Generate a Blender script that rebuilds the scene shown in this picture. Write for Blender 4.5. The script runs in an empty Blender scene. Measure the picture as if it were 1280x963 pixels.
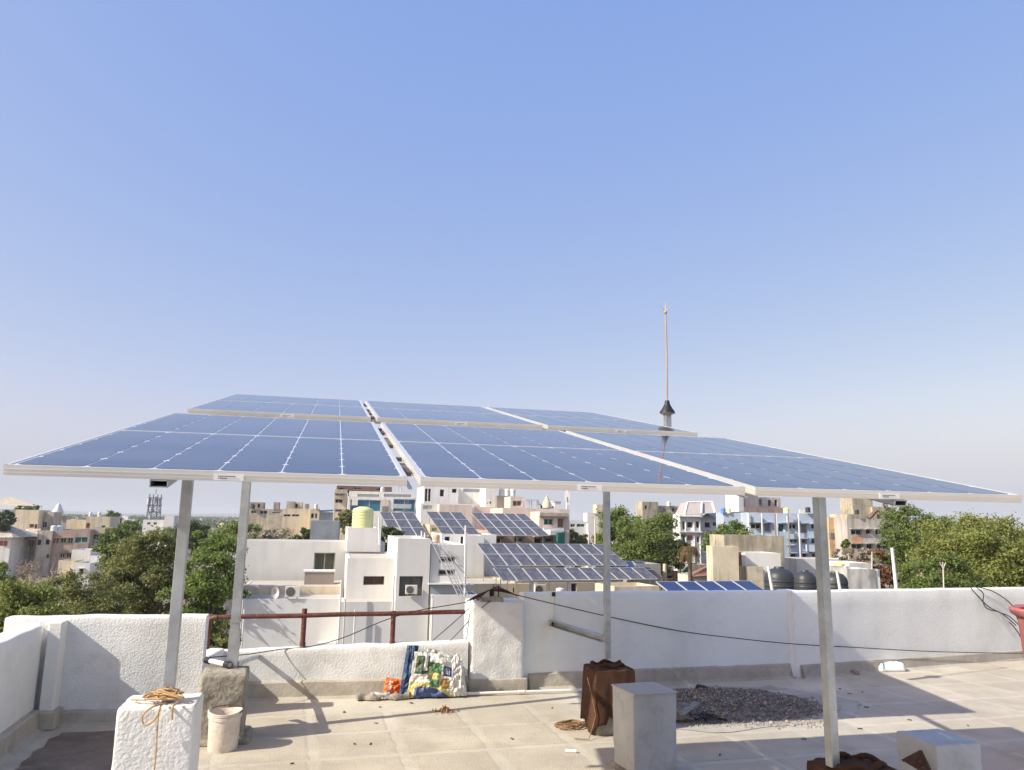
import bpy, bmesh, math, random
import numpy as np
from mathutils import Vector, Matrix, noise
rnd = random.Random(7)
S = bpy.context.scene
COL = S.collection

# ------------------------------------------------------------------ camera
FPX, PITCH, ROLL, EYE = 954.5, 0.1756, 0.0179, 1.56
PW, PH = 1280, 963
cf = np.array([0, math.cos(PITCH), math.sin(PITCH)])
_r = np.array([1., 0, 0]); _u = np.cross(_r, cf)
cr = _r*math.cos(ROLL)+_u*math.sin(ROLL); cu = -_r*math.sin(ROLL)+_u*math.cos(ROLL)
cd = bpy.data.cameras.new('camera'); cam = bpy.data.objects.new('camera', cd); COL.objects.link(cam)
cd.sensor_fit = 'HORIZONTAL'; cd.sensor_width = 36; cd.lens = 36*FPX/PW
cd.clip_start = 0.05; cd.clip_end = 40000
cam.matrix_world = Matrix(((cr[0], cu[0], -cf[0], 0), (cr[1], cu[1], -cf[1], 0), (cr[2], cu[2], -cf[2], EYE), (0, 0, 0, 1)))
S.camera = cam

# ------------------------------------------------------------------ sky, sun, exposure
SUN_HEAD, SUN_EL = math.radians(62.3), math.radians(36.0)   # heading the light travels to, clockwise from +Y
w = bpy.data.worlds.new('World'); S.world = w; w.use_nodes = True
nt = w.node_tree; bg = nt.nodes['Background']
sky = nt.nodes.new('ShaderNodeTexSky'); sky.sky_type = 'NISHITA'; sky.sun_disc = False
sky.sun_elevation = SUN_EL; sky.sun_rotation = SUN_HEAD+math.pi
sky.altitude = 0; sky.air_density = 1.0; sky.dust_density = 1.6; sky.ozone_density = 2.2
# the photograph's white balance and soft highlights: scale the sky and add the pale haze veil evenly over all of it
ma = nt.nodes.new('ShaderNodeVectorMath'); ma.operation = 'MULTIPLY_ADD'; nt.links.new(sky.outputs[0], ma.inputs[0])
ma.inputs[1].default_value = (1.0, .60, .13); ma.inputs[2].default_value = (.48, 1.22, 3.80)
geo = nt.nodes.new('ShaderNodeTexCoord'); sp = nt.nodes.new('ShaderNodeSeparateXYZ'); nt.links.new(geo.outputs['Generated'], sp.inputs[0])
ab_ = nt.nodes.new('ShaderNodeMath'); ab_.operation = 'ABSOLUTE'; nt.links.new(sp.outputs['Z'], ab_.inputs[0])
mr_ = nt.nodes.new('ShaderNodeMapRange'); mr_.interpolation_type = 'SMOOTHSTEP'; nt.links.new(ab_.outputs[0], mr_.inputs[0])
mr_.inputs[1].default_value = 0; mr_.inputs[2].default_value = .16; mr_.inputs[3].default_value = 1; mr_.inputs[4].default_value = 0
vm = nt.nodes.new('ShaderNodeMix'); vm.data_type = 'RGBA'; nt.links.new(mr_.outputs[0], vm.inputs['Factor']); nt.links.new(ma.outputs[0], vm.inputs['A']); vm.inputs['B'].default_value = (3.05, 3.27, 3.60, 1)
nt.links.new(vm.outputs['Result'], bg.inputs[0]); bg.inputs[1].default_value = 0.15
sd = bpy.data.lights.new('sun', 'SUN'); sd.energy = 5.0; sd.angle = math.radians(0.5); sd.color = (1, .955, .83)
sun = bpy.data.objects.new('sun', sd); COL.objects.link(sun)
sdir = Vector((math.sin(SUN_HEAD)*math.cos(SUN_EL), math.cos(SUN_HEAD)*math.cos(SUN_EL), -math.sin(SUN_EL)))
sun.rotation_euler = sdir.to_track_quat('-Z', 'Y').to_euler(); sun.location = (-20, -10, 30)
S.view_settings.view_transform = 'Standard'; S.view_settings.look = 'None'
S.view_settings.exposure = 0.35; S.view_settings.gamma = 1

# ------------------------------------------------------------------ helpers
def ray(px, py): return cf+cr*(px-PW/2)/FPX+cu*(PH/2-py)/FPX
CAMP = np.array([0, 0, EYE])
def at(px, py, Y): d = ray(px, py); return CAMP+d*(Y/d[1])
def F(px, py, z=0.0): d = ray(px, py); return CAMP+d*((z-EYE)/d[2])
def V(*a): return np.array(a, float)
def axes(az): return V(math.cos(az), math.sin(az), 0), V(-math.sin(az), math.cos(az), 0)

MATS = {}
def mat(name, c, rough=.85, var=.18, scale=1.5, bump=0., bscale=25., metal=0., streak=0., dirt=None, dirt_amt=0., spec=.4, rand=0., trans=0., coat=0., pos=False):
    if name in MATS: return MATS[name]
    m = bpy.data.materials.new(name); m.use_nodes = True; n = m.node_tree.nodes; l = m.node_tree.links
    b = n['Principled BSDF']; b.inputs['Roughness'].default_value = rough; b.inputs['Metallic'].default_value = metal
    b.inputs['Specular IOR Level'].default_value = spec
    if coat: b.inputs['Coat Weight'].default_value = coat; b.inputs['Coat Roughness'].default_value = .08
    tc = n.new('ShaderNodeTexCoord')
    if pos: geo_ = n.new('ShaderNodeNewGeometry'); tc = type('o', (), {'outputs': {'Object': geo_.outputs['Position']}})
    no = n.new('ShaderNodeTexNoise'); no.inputs['Scale'].default_value = scale; no.inputs['Detail'].default_value = 6; no.inputs['Roughness'].default_value = .65
    l.new(tc.outputs['Object'], no.inputs['Vector'])
    mr = n.new('ShaderNodeMapRange'); mr.inputs[1].default_value = .3; mr.inputs[2].default_value = .7; mr.inputs[3].default_value = 1-var; mr.inputs[4].default_value = 1+var*.5
    l.new(no.outputs['Fac'], mr.inputs[0])
    mul = n.new('ShaderNodeVectorMath'); mul.operation = 'SCALE'; mul.inputs[0].default_value = c
    l.new(mr.outputs[0], mul.inputs['Scale']); out = mul.outputs[0]
    if streak:
        mp = n.new('ShaderNodeMapping'); mp.inputs['Scale'].default_value = (1.3, 1.3, .16); l.new(tc.outputs['Object'], mp.inputs[0])
        n2 = n.new('ShaderNodeTexNoise'); n2.inputs['Scale'].default_value = 1.6; n2.inputs['Detail'].default_value = 5; l.new(mp.outputs[0], n2.inputs['Vector'])
        r2 = n.new('ShaderNodeMapRange'); r2.inputs[1].default_value = .45; r2.inputs[2].default_value = .75; r2.inputs[3].default_value = 1; r2.inputs[4].default_value = 1-streak
        l.new(n2.outputs['Fac'], r2.inputs[0]); m2 = n.new('ShaderNodeVectorMath'); m2.operation = 'SCALE'; l.new(out, m2.inputs[0]); l.new(r2.outputs[0], m2.inputs['Scale']); out = m2.outputs[0]
    if dirt:
        n3 = n.new('ShaderNodeTexNoise'); n3.inputs['Scale'].default_value = scale*2.7; n3.inputs['Detail'].default_value = 8; n3.inputs['Roughness'].default_value = .7
        l.new(tc.outputs['Object'], n3.inputs['Vector'])
        r3 = n.new('ShaderNodeMapRange'); r3.inputs[1].default_value = .5; r3.inputs[2].default_value = .68; r3.inputs[4].default_value = dirt_amt
        l.new(n3.outputs['Fac'], r3.inputs[0]); mx = n.new('ShaderNodeMix'); mx.data_type = 'RGBA'
        l.new(r3.outputs[0], mx.inputs['Factor']); l.new(out, mx.inputs['A']); mx.inputs['B'].default_value = (*dirt, 1); out = mx.outputs['Result']
    if rand:
        oi = n.new('ShaderNodeObjectInfo'); rr = n.new('ShaderNodeMapRange'); rr.inputs[3].default_value = 1-rand; rr.inputs[4].default_value = 1+rand
        l.new(oi.outputs['Random'], rr.inputs[0]); m4 = n.new('ShaderNodeVectorMath'); m4.operation = 'SCALE'; l.new(out, m4.inputs[0]); l.new(rr.outputs[0], m4.inputs['Scale']); out = m4.outputs[0]
    l.new(out, b.inputs['Base Color'])
    if bump:
        nb = n.new('ShaderNodeTexNoise'); nb.inputs['Scale'].default_value = bscale; nb.inputs['Detail'].default_value = 4; l.new(tc.outputs['Object'], nb.inputs['Vector'])
        bp = n.new('ShaderNodeBump'); bp.inputs['Strength'].default_value = 1; bp.inputs['Distance'].default_value = bump
        l.new(nb.outputs['Fac'], bp.inputs['Height']); l.new(bp.outputs[0], b.inputs['Normal'])
    if trans:
        tr = n.new('ShaderNodeBsdfTranslucent'); l.new(out, tr.inputs['Color']); ms = n.new('ShaderNodeMixShader'); ms.inputs[0].default_value = trans
        o = n['Material Output']; l.new(b.outputs[0], ms.inputs[1]); l.new(tr.outputs[0], ms.inputs[2]); l.new(ms.outputs[0], o.inputs['Surface'])
    MATS[name] = m; return m

ROOT = {}
def tag(o, label=None, cat=None, group=None, kind=None):
    if label: o['label'] = label
    if cat: o['category'] = cat
    if group: o['group'] = group
    if kind: o['kind'] = kind
    return o
def thing(name, label, cat, loc, group=None):
    o = bpy.data.objects.new(name, None); COL.objects.link(o); o.location = tuple(loc); o.empty_display_size = .2
    ROOT[o.name] = np.array(loc, float); return tag(o, label, cat, group)

class MB:
    def __init__(s): s.v = []; s.f = []; s.m = []; s.smooth = False
    def add(s, vs, fs, mi=0):
        o = len(s.v); s.v += [tuple(map(float, p)) for p in vs]; s.f += [tuple(i+o for i in f) for f in fs]; s.m += [mi]*len(fs); return s
    def quad(s, a, b, c, d, mi=0): return s.add([a, b, c, d], [(0, 1, 2, 3)], mi)
    def box(s, O, A, B, C, mi=0):      # corner and three edge vectors (right-handed)
        O, A, B, C = map(np.asarray, (O, A, B, C))
        vs = [O, O+A, O+A+B, O+B, O+C, O+A+C, O+A+B+C, O+B+C]
        return s.add(vs, [(3, 2, 1, 0), (4, 5, 6, 7), (0, 1, 5, 4), (1, 2, 6, 5), (2, 3, 7, 6), (3, 0, 4, 7)], mi)
    def cbox(s, c, sx, sy, sz, az=0, mi=0):   # centred in x, y; c z is the bottom
        ax, ay = axes(az); c = np.asarray(c, float)
        return s.box(c-ax*sx/2-ay*sy/2, ax*sx, ay*sy, V(0, 0, sz), mi)
    def tube(s, pts, r, n=8, mi=0, cap=True):
        pts = [np.asarray(p, float) for p in pts]; k = len(pts); vs = []; prev = None
        rr = r if hasattr(r, '__len__') else [r]*k
        for i, p in enumerate(pts):
            t = pts[min(i+1, k-1)]-pts[max(i-1, 0)]; t = t/(np.linalg.norm(t)+1e-12)
            if prev is None:
                a = V(0, 0, 1) if abs(t[2]) < .9 else V(1, 0, 0)
                prev = np.cross(t, a)
            prev = prev-t*(prev@t); prev /= np.linalg.norm(prev)+1e-12; q = np.cross(t, prev)
            for j in range(n):
                a = 2*math.pi*j/n; vs.append(p+(prev*math.cos(a)+q*math.sin(a))*rr[i])
        fs = [(i*n+j, i*n+(j+1) % n, (i+1)*n+(j+1) % n, (i+1)*n+j) for i in range(k-1) for j in range(n)]
        if cap: fs += [tuple(range(n-1, -1, -1)), tuple(range((k-1)*n, k*n))]
        s.smooth = True
        return s.add(vs, fs, mi)
    def lathe(s, c, prof, n=20, mi=0, axis=None):
        c = np.asarray(c, float); k = len(prof); vs = []
        for r, z in prof:
            for j in range(n):
                a = 2*math.pi*j/n; vs.append(c+V(r*math.cos(a), r*math.sin(a), z))
        fs = [(i*n+j, i*n+(j+1) % n, (i+1)*n+(j+1) % n, (i+1)*n+j) for i in range(k-1) for j in range(n)]
        if prof[0][0] > 1e-4: fs.append(tuple(range(n-1, -1, -1)))
        if prof[-1][0] > 1e-4: fs.append(tuple(range((k-1)*n, k*n)))
        s.smooth = True
        return s.add(vs, fs, mi)
    def build(s, name, mats, parent=None, smooth=None):
        me = bpy.data.meshes.new(name)
        base = V(0, 0, 0); p = parent
        while p is not None:
            if p.name in ROOT: base = ROOT[p.name]; break
            p = p.parent
        me.from_pydata([tuple(np.array(v)-base) for v in s.v] if parent is not None else s.v, [], s.f)
        if not isinstance(mats, (list, tuple)): mats = [mats]
        for m in mats: me.materials.append(m)
        if len(mats) > 1: me.polygons.foreach_set('material_index', s.m)
        if (s.smooth if smooth is None else smooth):
            me.polygons.foreach_set('use_smooth', [True]*len(me.polygons))
            try: me.set_sharp_from_angle(angle=math.radians(40))
            except Exception: pass
        me.update()
        o = bpy.data.objects.new(name, me); COL.objects.link(o)
        if parent is not None: o.parent = parent
        return o
    def solo(s, name, mats, label, cat, loc, group=None, smooth=None):   # a thing that is one mesh, origin at its base
        loc = np.asarray(loc, float); s.v = [tuple(np.array(v)-loc) for v in s.v]
        o = s.build(name, mats, None, smooth); o.location = tuple(loc); ROOT[o.name] = loc
        return tag(o, label, cat, group)

def bevel(o, wd=.01, seg=2):
    m = o.modifiers.new('bevel', 'BEVEL'); m.width = wd; m.segments = seg; m.limit_method = 'ANGLE'; return o

def wallgrid(mb, O, U, N, W, z0, z1, holes=(), depth=.25, mi=0):
    """a wall face with real openings and reveals; O bottom corner, U along, N outward"""
    us = sorted({0., W}|{min(max(h[k], 0), W) for h in holes for k in (0, 1)}); zs = sorted({z0, z1}|{min(max(h[k], z0), z1) for h in holes for k in (2, 3)})
    P = lambda u, z, d=0: V(O[0]+U[0]*u-N[0]*d, O[1]+U[1]*u-N[1]*d, z)
    for i in range(len(us)-1):
        for j in range(len(zs)-1):
            u, z = (us[i]+us[i+1])/2, (zs[j]+zs[j+1])/2
            if any(h[0] < u < h[1] and h[2] < z < h[3] for h in holes): continue
            mb.quad(P(us[i], zs[j]), P(us[i+1], zs[j]), P(us[i+1], zs[j+1]), P(us[i], zs[j+1]), mi)
    for a, b, c, d in [h[:4] for h in holes]:
        mb.quad(P(a, c), P(b, c), P(b, c, depth), P(a, c, depth), mi); mb.quad(P(a, d, depth), P(b, d, depth), P(b, d), P(a, d), mi)
        mb.quad(P(a, c, depth), P(a, d, depth), P(a, d), P(a, c), mi); mb.quad(P(b, c), P(b, d), P(b, d, depth), P(b, c, depth), mi)

# ------------------------------------------------------------------ materials
WHITE = (.80, .79, .77)
m_plaster = mat('white_plaster', (.87, .86, .80), .9, .07, 1.0, .003, 45, streak=.08, dirt=(.55, .52, .45), dirt_amt=.28)
m_shadewall = mat('pale_blue_white_plaster', (.84, .86, .82), .9, .08, .8, .003, 20, streak=.10, dirt=(.5, .5, .48), dirt_amt=.25)
m_rough = mat('rough_white_plaster', (.78, .78, .76), .92, .12, 2, .0055, 70, dirt=(.46, .43, .37), dirt_amt=.35)
m_skirt = mat('cement_skirting', (.45, .40, .325), .9, .25, 3, .004, 40, dirt=(.55, .52, .46), dirt_amt=.5)
m_tile = mat('cement_tile', (.515, .455, .36), .92, .26, .8, .004, 60, dirt=(.34, .29, .22), dirt_amt=.6, rand=.02, pos=True)
m_mortar = mat('cement_mortar', (.565, .515, .42), .92, .26, .8, .004, 50, dirt=(.36, .31, .24), dirt_amt=.6, pos=True)
m_grey_ped = mat('grey_painted_cement', (.50, .52, .53), .9, .16, 3, .004, 35, streak=.15, dirt=(.28, .27, .25), dirt_amt=.5)
m_conc = mat('old_stained_concrete', (.36, .33, .27), .95, .45, 5, .012, 30, dirt=(.13, .115, .085), dirt_amt=.8)
m_galv = mat('galvanised_steel', (.49, .51, .52), .42, .30, 7, .0006, 90, metal=.75, dirt=(.40, .39, .34), dirt_amt=.4)
m_alu = mat('anodised_aluminium', (.78, .76, .72), .38, .06, 6, metal=.55)
m_dark = mat('dark_hollow', (.02, .02, .022), .8, .1)
m_black = mat('black_plastic', (.02, .02, .02), .5, .1)
m_rust = mat('rusty_brown_paint', (.115, .042, .034), .6, .4, 14, .002, 60, dirt=(.32, .12, .05), dirt_amt=.6)
m_rust2 = mat('rusted_iron', (.075, .04, .028), .9, .4, 20, .002, 90)
m_pvc = mat('white_pvc', (.8, .79, .74), .45, .1, 5, dirt=(.5, .45, .35), dirt_amt=.3)
m_burlap = mat('brown_burlap', (.075, .032, .015), .95, .4, 9, .006, 160, dirt=(.04, .017, .009), dirt_amt=.6)
m_rope = mat('jute_rope', (.50, .33, .17), .95, .3, 60, .002, 220)
m_rope2 = mat('brown_jute_rope', (.27, .155, .08), .95, .35, 60, .002, 220)
m_copper = mat('copper_rod', (.50, .36, .31), .4, .25, 3, metal=.5)
m_wire = mat('black_cable', (.015, .015, .017), .6, .1)
m_lead = mat('leaf', (.1, .16, .03))

def panelmat(name, c, rough=.1, fine=True, dust=.0):
    m = bpy.data.materials.new(name); m.use_nodes = True; n = m.node_tree.nodes; l = m.node_tree.links; b = n['Principled BSDF']
    b.inputs['Roughness'].default_value = rough; b.inputs['IOR'].default_value = 1.40
    tc = n.new('ShaderNodeTexCoord'); no = n.new('ShaderNodeTexNoise'); no.inputs['Scale'].default_value = 3; no.inputs['Detail'].default_value = 7
    l.new(tc.outputs['Object'], no.inputs['Vector']); mr = n.new('ShaderNodeMapRange'); mr.inputs[1].default_value = .35; mr.inputs[2].default_value = .75; mr.inputs[4].default_value = dust; l.new(no.outputs['Fac'], mr.inputs[0])
    mx = n.new('ShaderNodeMix'); mx.data_type = 'RGBA'; mx.inputs['A'].default_value = (*c, 1); mx.inputs['B'].default_value = (.42, .40, .38, 1); l.new(mr.outputs[0], mx.inputs['Factor']); l.new(mx.outputs['Result'], b.inputs['Base Color'])
    MATS[name] = m; return m
m_cell = panelmat('blue_black_cells', (.018, .026, .060), .07, dust=.10)
_n = m_cell.node_tree.nodes; _l = m_cell.node_tree.links; _mx = [x for x in _n if x.type == 'MIX'][0]
_tc = [x for x in _n if x.type == 'TEX_COORD'][0]; _d = _n.new('ShaderNodeVectorMath'); _d.operation = 'DOT_PRODUCT'; _l.new(_tc.outputs['Object'], _d.inputs[0]); _d.inputs[1].default_value = (-.2228/.0924, .9553/.0924, .1944/.0924)
_f = _n.new('ShaderNodeMath'); _f.operation = 'FRACT'; _l.new(_d.outputs['Value'], _f.inputs[0]); _c = _n.new('ShaderNodeMath'); _c.operation = 'LESS_THAN'; _l.new(_f.outputs[0], _c.inputs[0]); _c.inputs[1].default_value = .035
_m2 = _n.new('ShaderNodeMix'); _m2.data_type = 'RGBA'; _s = _n.new('ShaderNodeMath'); _s.operation = 'MULTIPLY'; _l.new(_c.outputs[0], _s.inputs[0]); _s.inputs[1].default_value = .35
_l.new(_s.outputs[0], _m2.inputs['Factor']); _l.new(_mx.outputs['Result'], _m2.inputs['A']); _m2.inputs['B'].default_value = (.3, .33, .42, 1); _l.new(_m2.outputs['Result'], _n['Principled BSDF'].inputs['Base Color'])
m_back = panelmat('white_backsheet_under_glass', (.72, .74, .78), .07, dust=.05)
m_cell_far = panelmat('grey_blue_cells', (.062, .060, .068), .35, dust=.25)
m_cell_blue = panelmat('bright_blue_cells', (.012, .026, .10), .12, dust=.05)

# ================================================================== THE TERRACE
AZ = .2292; TILT = .1956; TG = .27
ax, ay0 = axes(AZ); ay = ay0*math.cos(TILT)+V(0, 0, math.sin(TILT)); an = np.cross(ax, ay)
gx, gy = axes(TG)
WT = .80   # parapet height
G = -10.   # street level

def kxy(p): return (p[0], p[1])
# plan of the inner faces of the parapets
A_L = F(40, 938)[:2]; Lt = F(0, 803, .74); Lt2 = F(55, 780, .74)
ldir = V(Lt[0]-Lt2[0], Lt[1]-Lt2[1]); ldir /= np.linalg.norm(ldir)
cL = V(-3.36, 6.05)                          # left rear corner
L_far = V(Lt2[0], Lt2[1])+ldir*11
RL_end = cL+V(*ax[:2])*1.00                   # end of the left rear wall
LW0 = V(-2.42, 6.93); LW1 = V(-.36, 7.36)     # low wall
P0 = V(-.36, 7.36); P1 = V(.185, 7.51)        # pillar front
SW0 = V(.20, 7.60); SW1 = V(2.95, 8.36)       # shaded wall
RW0 = V(3.07, 8.37); RW1 = V(6.84, 9.97)
rdir = (RW1-RW0)/np.linalg.norm(RW1-RW0); RWx = RW1+rdir*4
roofpoly = [L_far, V(Lt2[0], Lt2[1]), cL, RL_end, LW0, LW1, SW0, SW1, RW0, RWx, V(11, -6)]

# floor base sheet (extends under the walls)
mb = MB(); mb.add([(-6.0, -6.5, 0), (12.5, -6.5, 0), (12.5, 14, 0), (7.2, 10.95, 0), (3.0, 8.55, 0), (.2, 7.8, 0), (-2.6, 7.1, 0), (-2.6, 6.4, 0), (-3.6, 6.2, 0)], [(0, 1, 2, 3, 4, 5, 6, 7, 8)])
floor_o = tag(mb.build('terrace_floor', m_mortar), kind='structure')
ROOT[floor_o.name] = V(0, 0, 0)
# tiles 0.6 m grid
def inside(p, poly):
    c = False; n = len(poly)
    for i in range(n):
        a, b = poly[i], poly[(i+1) % n]
        if (a[1] > p[1]) != (b[1] > p[1]) and p[0] < (b[0]-a[0])*(p[1]-a[1])/(b[1]-a[1])+a[0]: c = not c
    return c
inpoly = [(-2.9, 3), (-3.30, 6.0), (-2.45, 6.25), (-2.35, 6.9), (-.3, 7.3), (.2, 7.5), (3.0, 8.3), (7.3, 10.8), (9.5, 10.8), (9.5, 3)]
def tilemesh(w_, seed):
    r = random.Random(seed); h = .0016; b = .02; hw = w_/2; N = 5; vs = []
    ring = []
    for k in range(4):
        for i in range(N):
            t = -1+2*i/N; j = r.uniform(-.013, .013)
            p = [(t, -1), (1, t), (-t, 1), (-1, -t)][k]; ring.append((p[0]*hw+(j if k % 2 else 0), p[1]*hw+(0 if k % 2 else j)))
    n = len(ring); vs = [(x, y, 0) for x, y in ring]+[(x*(1-b/hw), y*(1-b/hw), h) for x, y in ring]
    fs = [(i, (i+1) % n, n+(i+1) % n, n+i) for i in range(n)]+[tuple(range(n, 2*n))]
    me = bpy.data.meshes.new('floor_tile'); me.from_pydata(vs, [], fs); me.materials.append(m_tile); return me
tms = [tilemesh(.545, k) for k in range(6)]
for i in range(-8, 16):
    for j in range(-4, 12):
        u, v = .81+.6*i+.3, 6.07+.6*j+.3; p = gx*u+gy*v
        if not inside(p, inpoly): continue
        # leave the tiles that a wall would cut
        if not all(inside(p+gx*a*.24+gy*b*.24, inpoly) for a in (-1, 1) for b in (-1, 1)): continue
        if p[1] < 3.8 or (p[1] < 4.6 and abs(p[0]) > 5): continue
        o = bpy.data.objects.new('floor_tile', tms[rnd.randrange(6)]); COL.objects.link(o)
        o.location = (p[0], p[1], rnd.uniform(-.0008, .0014)); o.rotation_euler.z = TG+math.pi/2*rnd.randrange(4)+rnd.uniform(-.004, .004); o.parent = floor_o

# dark damp dirt in the left rear corner and under the gravel
def stain(name, label, pts, m, z=.006):   # flat dirt sheet on the floor
    out = []; n = len(pts)
    for i in range(n):
        a, b = V(*pts[i]), V(*pts[(i+1) % n])
        for k in range(10): q = a+(b-a)*k/10; out.append((q[0]+noise.noise(Vector((q[0]*7, q[1]*7, 2)))*.06, q[1]+noise.noise(Vector((q[0]*7, q[1]*7, 9)))*.06, z))
    m_ = MB(); m_.add(out, [tuple(range(len(out)))]); return tag(m_.build(name, m), kind='structure')
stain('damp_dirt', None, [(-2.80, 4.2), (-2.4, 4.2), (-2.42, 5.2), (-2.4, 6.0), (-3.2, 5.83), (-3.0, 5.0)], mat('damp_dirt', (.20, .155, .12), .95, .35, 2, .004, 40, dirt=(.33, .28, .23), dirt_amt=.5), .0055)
stain('gravel_dust', None, [(.95, 6.35), (1.6, 6.15), (2.9, 6.7), (3.2, 7.3), (2.6, 7.9), (1.2, 7.6), (.8, 7.0)], mat('gravel_dust', (.46, .42, .35), .95, .3, 2.5, .003, 60, dirt=(.3, .27, .23), dirt_amt=.6), .0050)
def prism(mb, pts, z0, z1, mi=0, cap=True):
    n = len(pts); vs = [(p[0], p[1], z0) for p in pts]+[(p[0], p[1], z1) for p in pts]
    fs = [(i, (i+1) % n, n+(i+1) % n, n+i) for i in range(n)]
    if cap: fs += [tuple(range(n, 2*n)), tuple(range(n-1, -1, -1))]
    mb.add(vs, fs, mi)
def rough_wall(name, a, b, th, z0, z1a, z1b, m, parent, step=.06, amp=.006, flip=1, seed=0, bulge=.012):
    """a plastered wall from a to b (inner face on the right-hand/camera side), uneven face and worn rounded top"""
    a, b = np.asarray(a, float), np.asarray(b, float); L = np.linalg.norm(b-a); d = (b-a)/L; nrm = V(d[1], -d[0])*flip
    # profile in (offset, height fraction)
    nu = max(2, int(L/step)); nz = max(3, int((max(z1a, z1b)-z0)/step)); r = .022
    prof = [(0, z) for z in np.linspace(0, 1, nz)]
    vs = []; 
    for i in range(nu+1):
        t = i/nu; z1 = z1a+(z1b-z1a)*t; q = a+d*L*t
        rows = [(0, z0+(z1-r-z0)*k/nz) for k in range(nz+1)]+[(-.3*r, z1-.3*r), (-r, z1), (-th+r, z1), (-th+.3*r, z1-.3*r), (-th, z1-r), (-th, z0)]
        for off, z in rows:
            pp = V(q[0]*1., q[1], z)
            nn = noise.noise(Vector((q[0]*3+seed, q[1]*3, z*3)))*bulge + noise.noise(Vector((q[0]*14, q[1]*14+seed, z*14)))*amp
            zz = z+(noise.noise(Vector((q[0]*5, q[1]*5, seed)))*.010 if z > z1-.03 else 0)
            o_ = off+nn
            vs.append((q[0]+nrm[0]*o_, q[1]+nrm[1]*o_, zz))
    k = len(rows); fs = []
    for i in range(nu):
        for j in range(k-1):
            f = (i*k+j, (i+1)*k+j, (i+1)*k+j+1, i*k+j+1); fs.append(f if flip > 0 else f[::-1])
    fs += [tuple(range(k)) if flip < 0 else tuple(range(k-1, -1, -1)), tuple(nu*k+j for j in (range(k) if flip > 0 else range(k-1, -1, -1)))]
    mbx = MB(); mbx.add(vs, fs); return mbx.build(name, m, parent, smooth=True)
def skirt(a, b, m, parent, h=.115, out=.03, h2=None, flip=1):
    a, b = np.asarray(a, float), np.asarray(b, float); L = np.linalg.norm(b-a); d = (b-a)/L; n = V(d[1], -d[0])*flip; h2 = h2 or h
    mbx = MB(); N = max(2, int(L/.15)); vs = []
    for i in range(N+1):
        t = i/N; q = a+d*L*t; hh = h+(h2-h)*t+noise.noise(Vector((q[0]*6, q[1]*6, 1)))*.006
        o = out+noise.noise(Vector((q[0]*5, q[1]*5, 4)))*.006
        for (oo, z) in ((o+.045, .0), (o+.01, .02), (o, hh-.012), (o-.012, hh), (-.03, hh+.003)): vs.append((q[0]+n[0]*oo, q[1]+n[1]*oo, z))
    fs = []
    for i in range(N):
        for j in range(4):
            f = (i*5+j, (i+1)*5+j, (i+1)*5+j+1, i*5+j+1); fs.append(f if flip > 0 else f[::-1])
    fs += [(0, 1, 2, 3, 4), tuple(N*5+j for j in (4, 3, 2, 1, 0))]
    mbx.add(vs, fs); return mbx.build('skirting', m, parent)

def wthing(name, label, a, cat='parapet wall'): return thing(name, label, cat, (a[0], a[1], 0))
# left parapet (towards the camera), shaded inner face
t = wthing('parapet_wall', 'white parapet wall on the left running towards the camera, its inner face in shade', Lt2)
l0 = V(Lt2[0], Lt2[1])
rough_wall('wall_body', L_far, l0, .16, -.3, .735, .735, m_plaster, t, .12, .002, 1, 3, .004)
on_ = V(ldir[1], -ldir[0]); on_ = on_ if on_[0] < 0 else -on_
rough_wall('wall_return', l0+on_*.05-ldir*.004, l0+on_*.05-ldir*.30, .12, -.3, .73, .73, m_plaster, t, .12, .002, 1, 4, .004)
skirt(L_far, l0+ldir*.02, m_skirt, t, .14, .05)
# pilaster in the corner
t = wthing('corner_pilaster', 'slim white pilaster in the left rear corner of the terrace', cL, 'pilaster')
mb = MB(); q = cL+V(.0, -.02); mb.cbox((q[0]-.03, q[1]-.02, .0), .10, .16, .755, AZ); bevel(mb.build('pilaster_shaft', m_plaster, t), .012)
mb = MB(); mb.cbox((q[0]-.02, q[1]-.04, .0), .16, .22, .13, AZ); bevel(mb.build('pilaster_foot', m_skirt, t), .012)
# recess piece between left parapet and pilaster
t = wthing('left_rear_parapet', 'rough white rear parapet at left with a diagonal shadow across it', cL)
rough_wall('wall_body', cL-V(*ax[:2])*.42, RL_end, .17, -.3, .77, .775, m_rough, t, .05, .0025, 1, 9)
skirt(cL, RL_end-V(*ax[:2])*.02, m_skirt, t, .10, .035)
mb = MB(); e = RL_end
# short return wall back to the low wall
t2 = wthing('return_wall', 'short white return between the left rear parapet and the low wall', RL_end, 'parapet wall')
rough_wall('wall_body', RL_end+V(*ax[:2])*(-.02)+V(*ay0[:2])*.18, LW0+V(-.03, .0), .14, -.3, .42, .42, m_plaster, t2, .08, .003, 1, 5)
# low wall
t = wthing('low_parapet_wall', 'low rough white wall in the middle under the rusty pipe railing', LW0)
rough_wall('wall_body', LW0-V(.1, .02), LW1, .16, -.3, .395, .455, m_rough, t, .045, .0025, 1, 17)
skirt(LW0, LW1, m_skirt, t, .145, .035)
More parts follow.
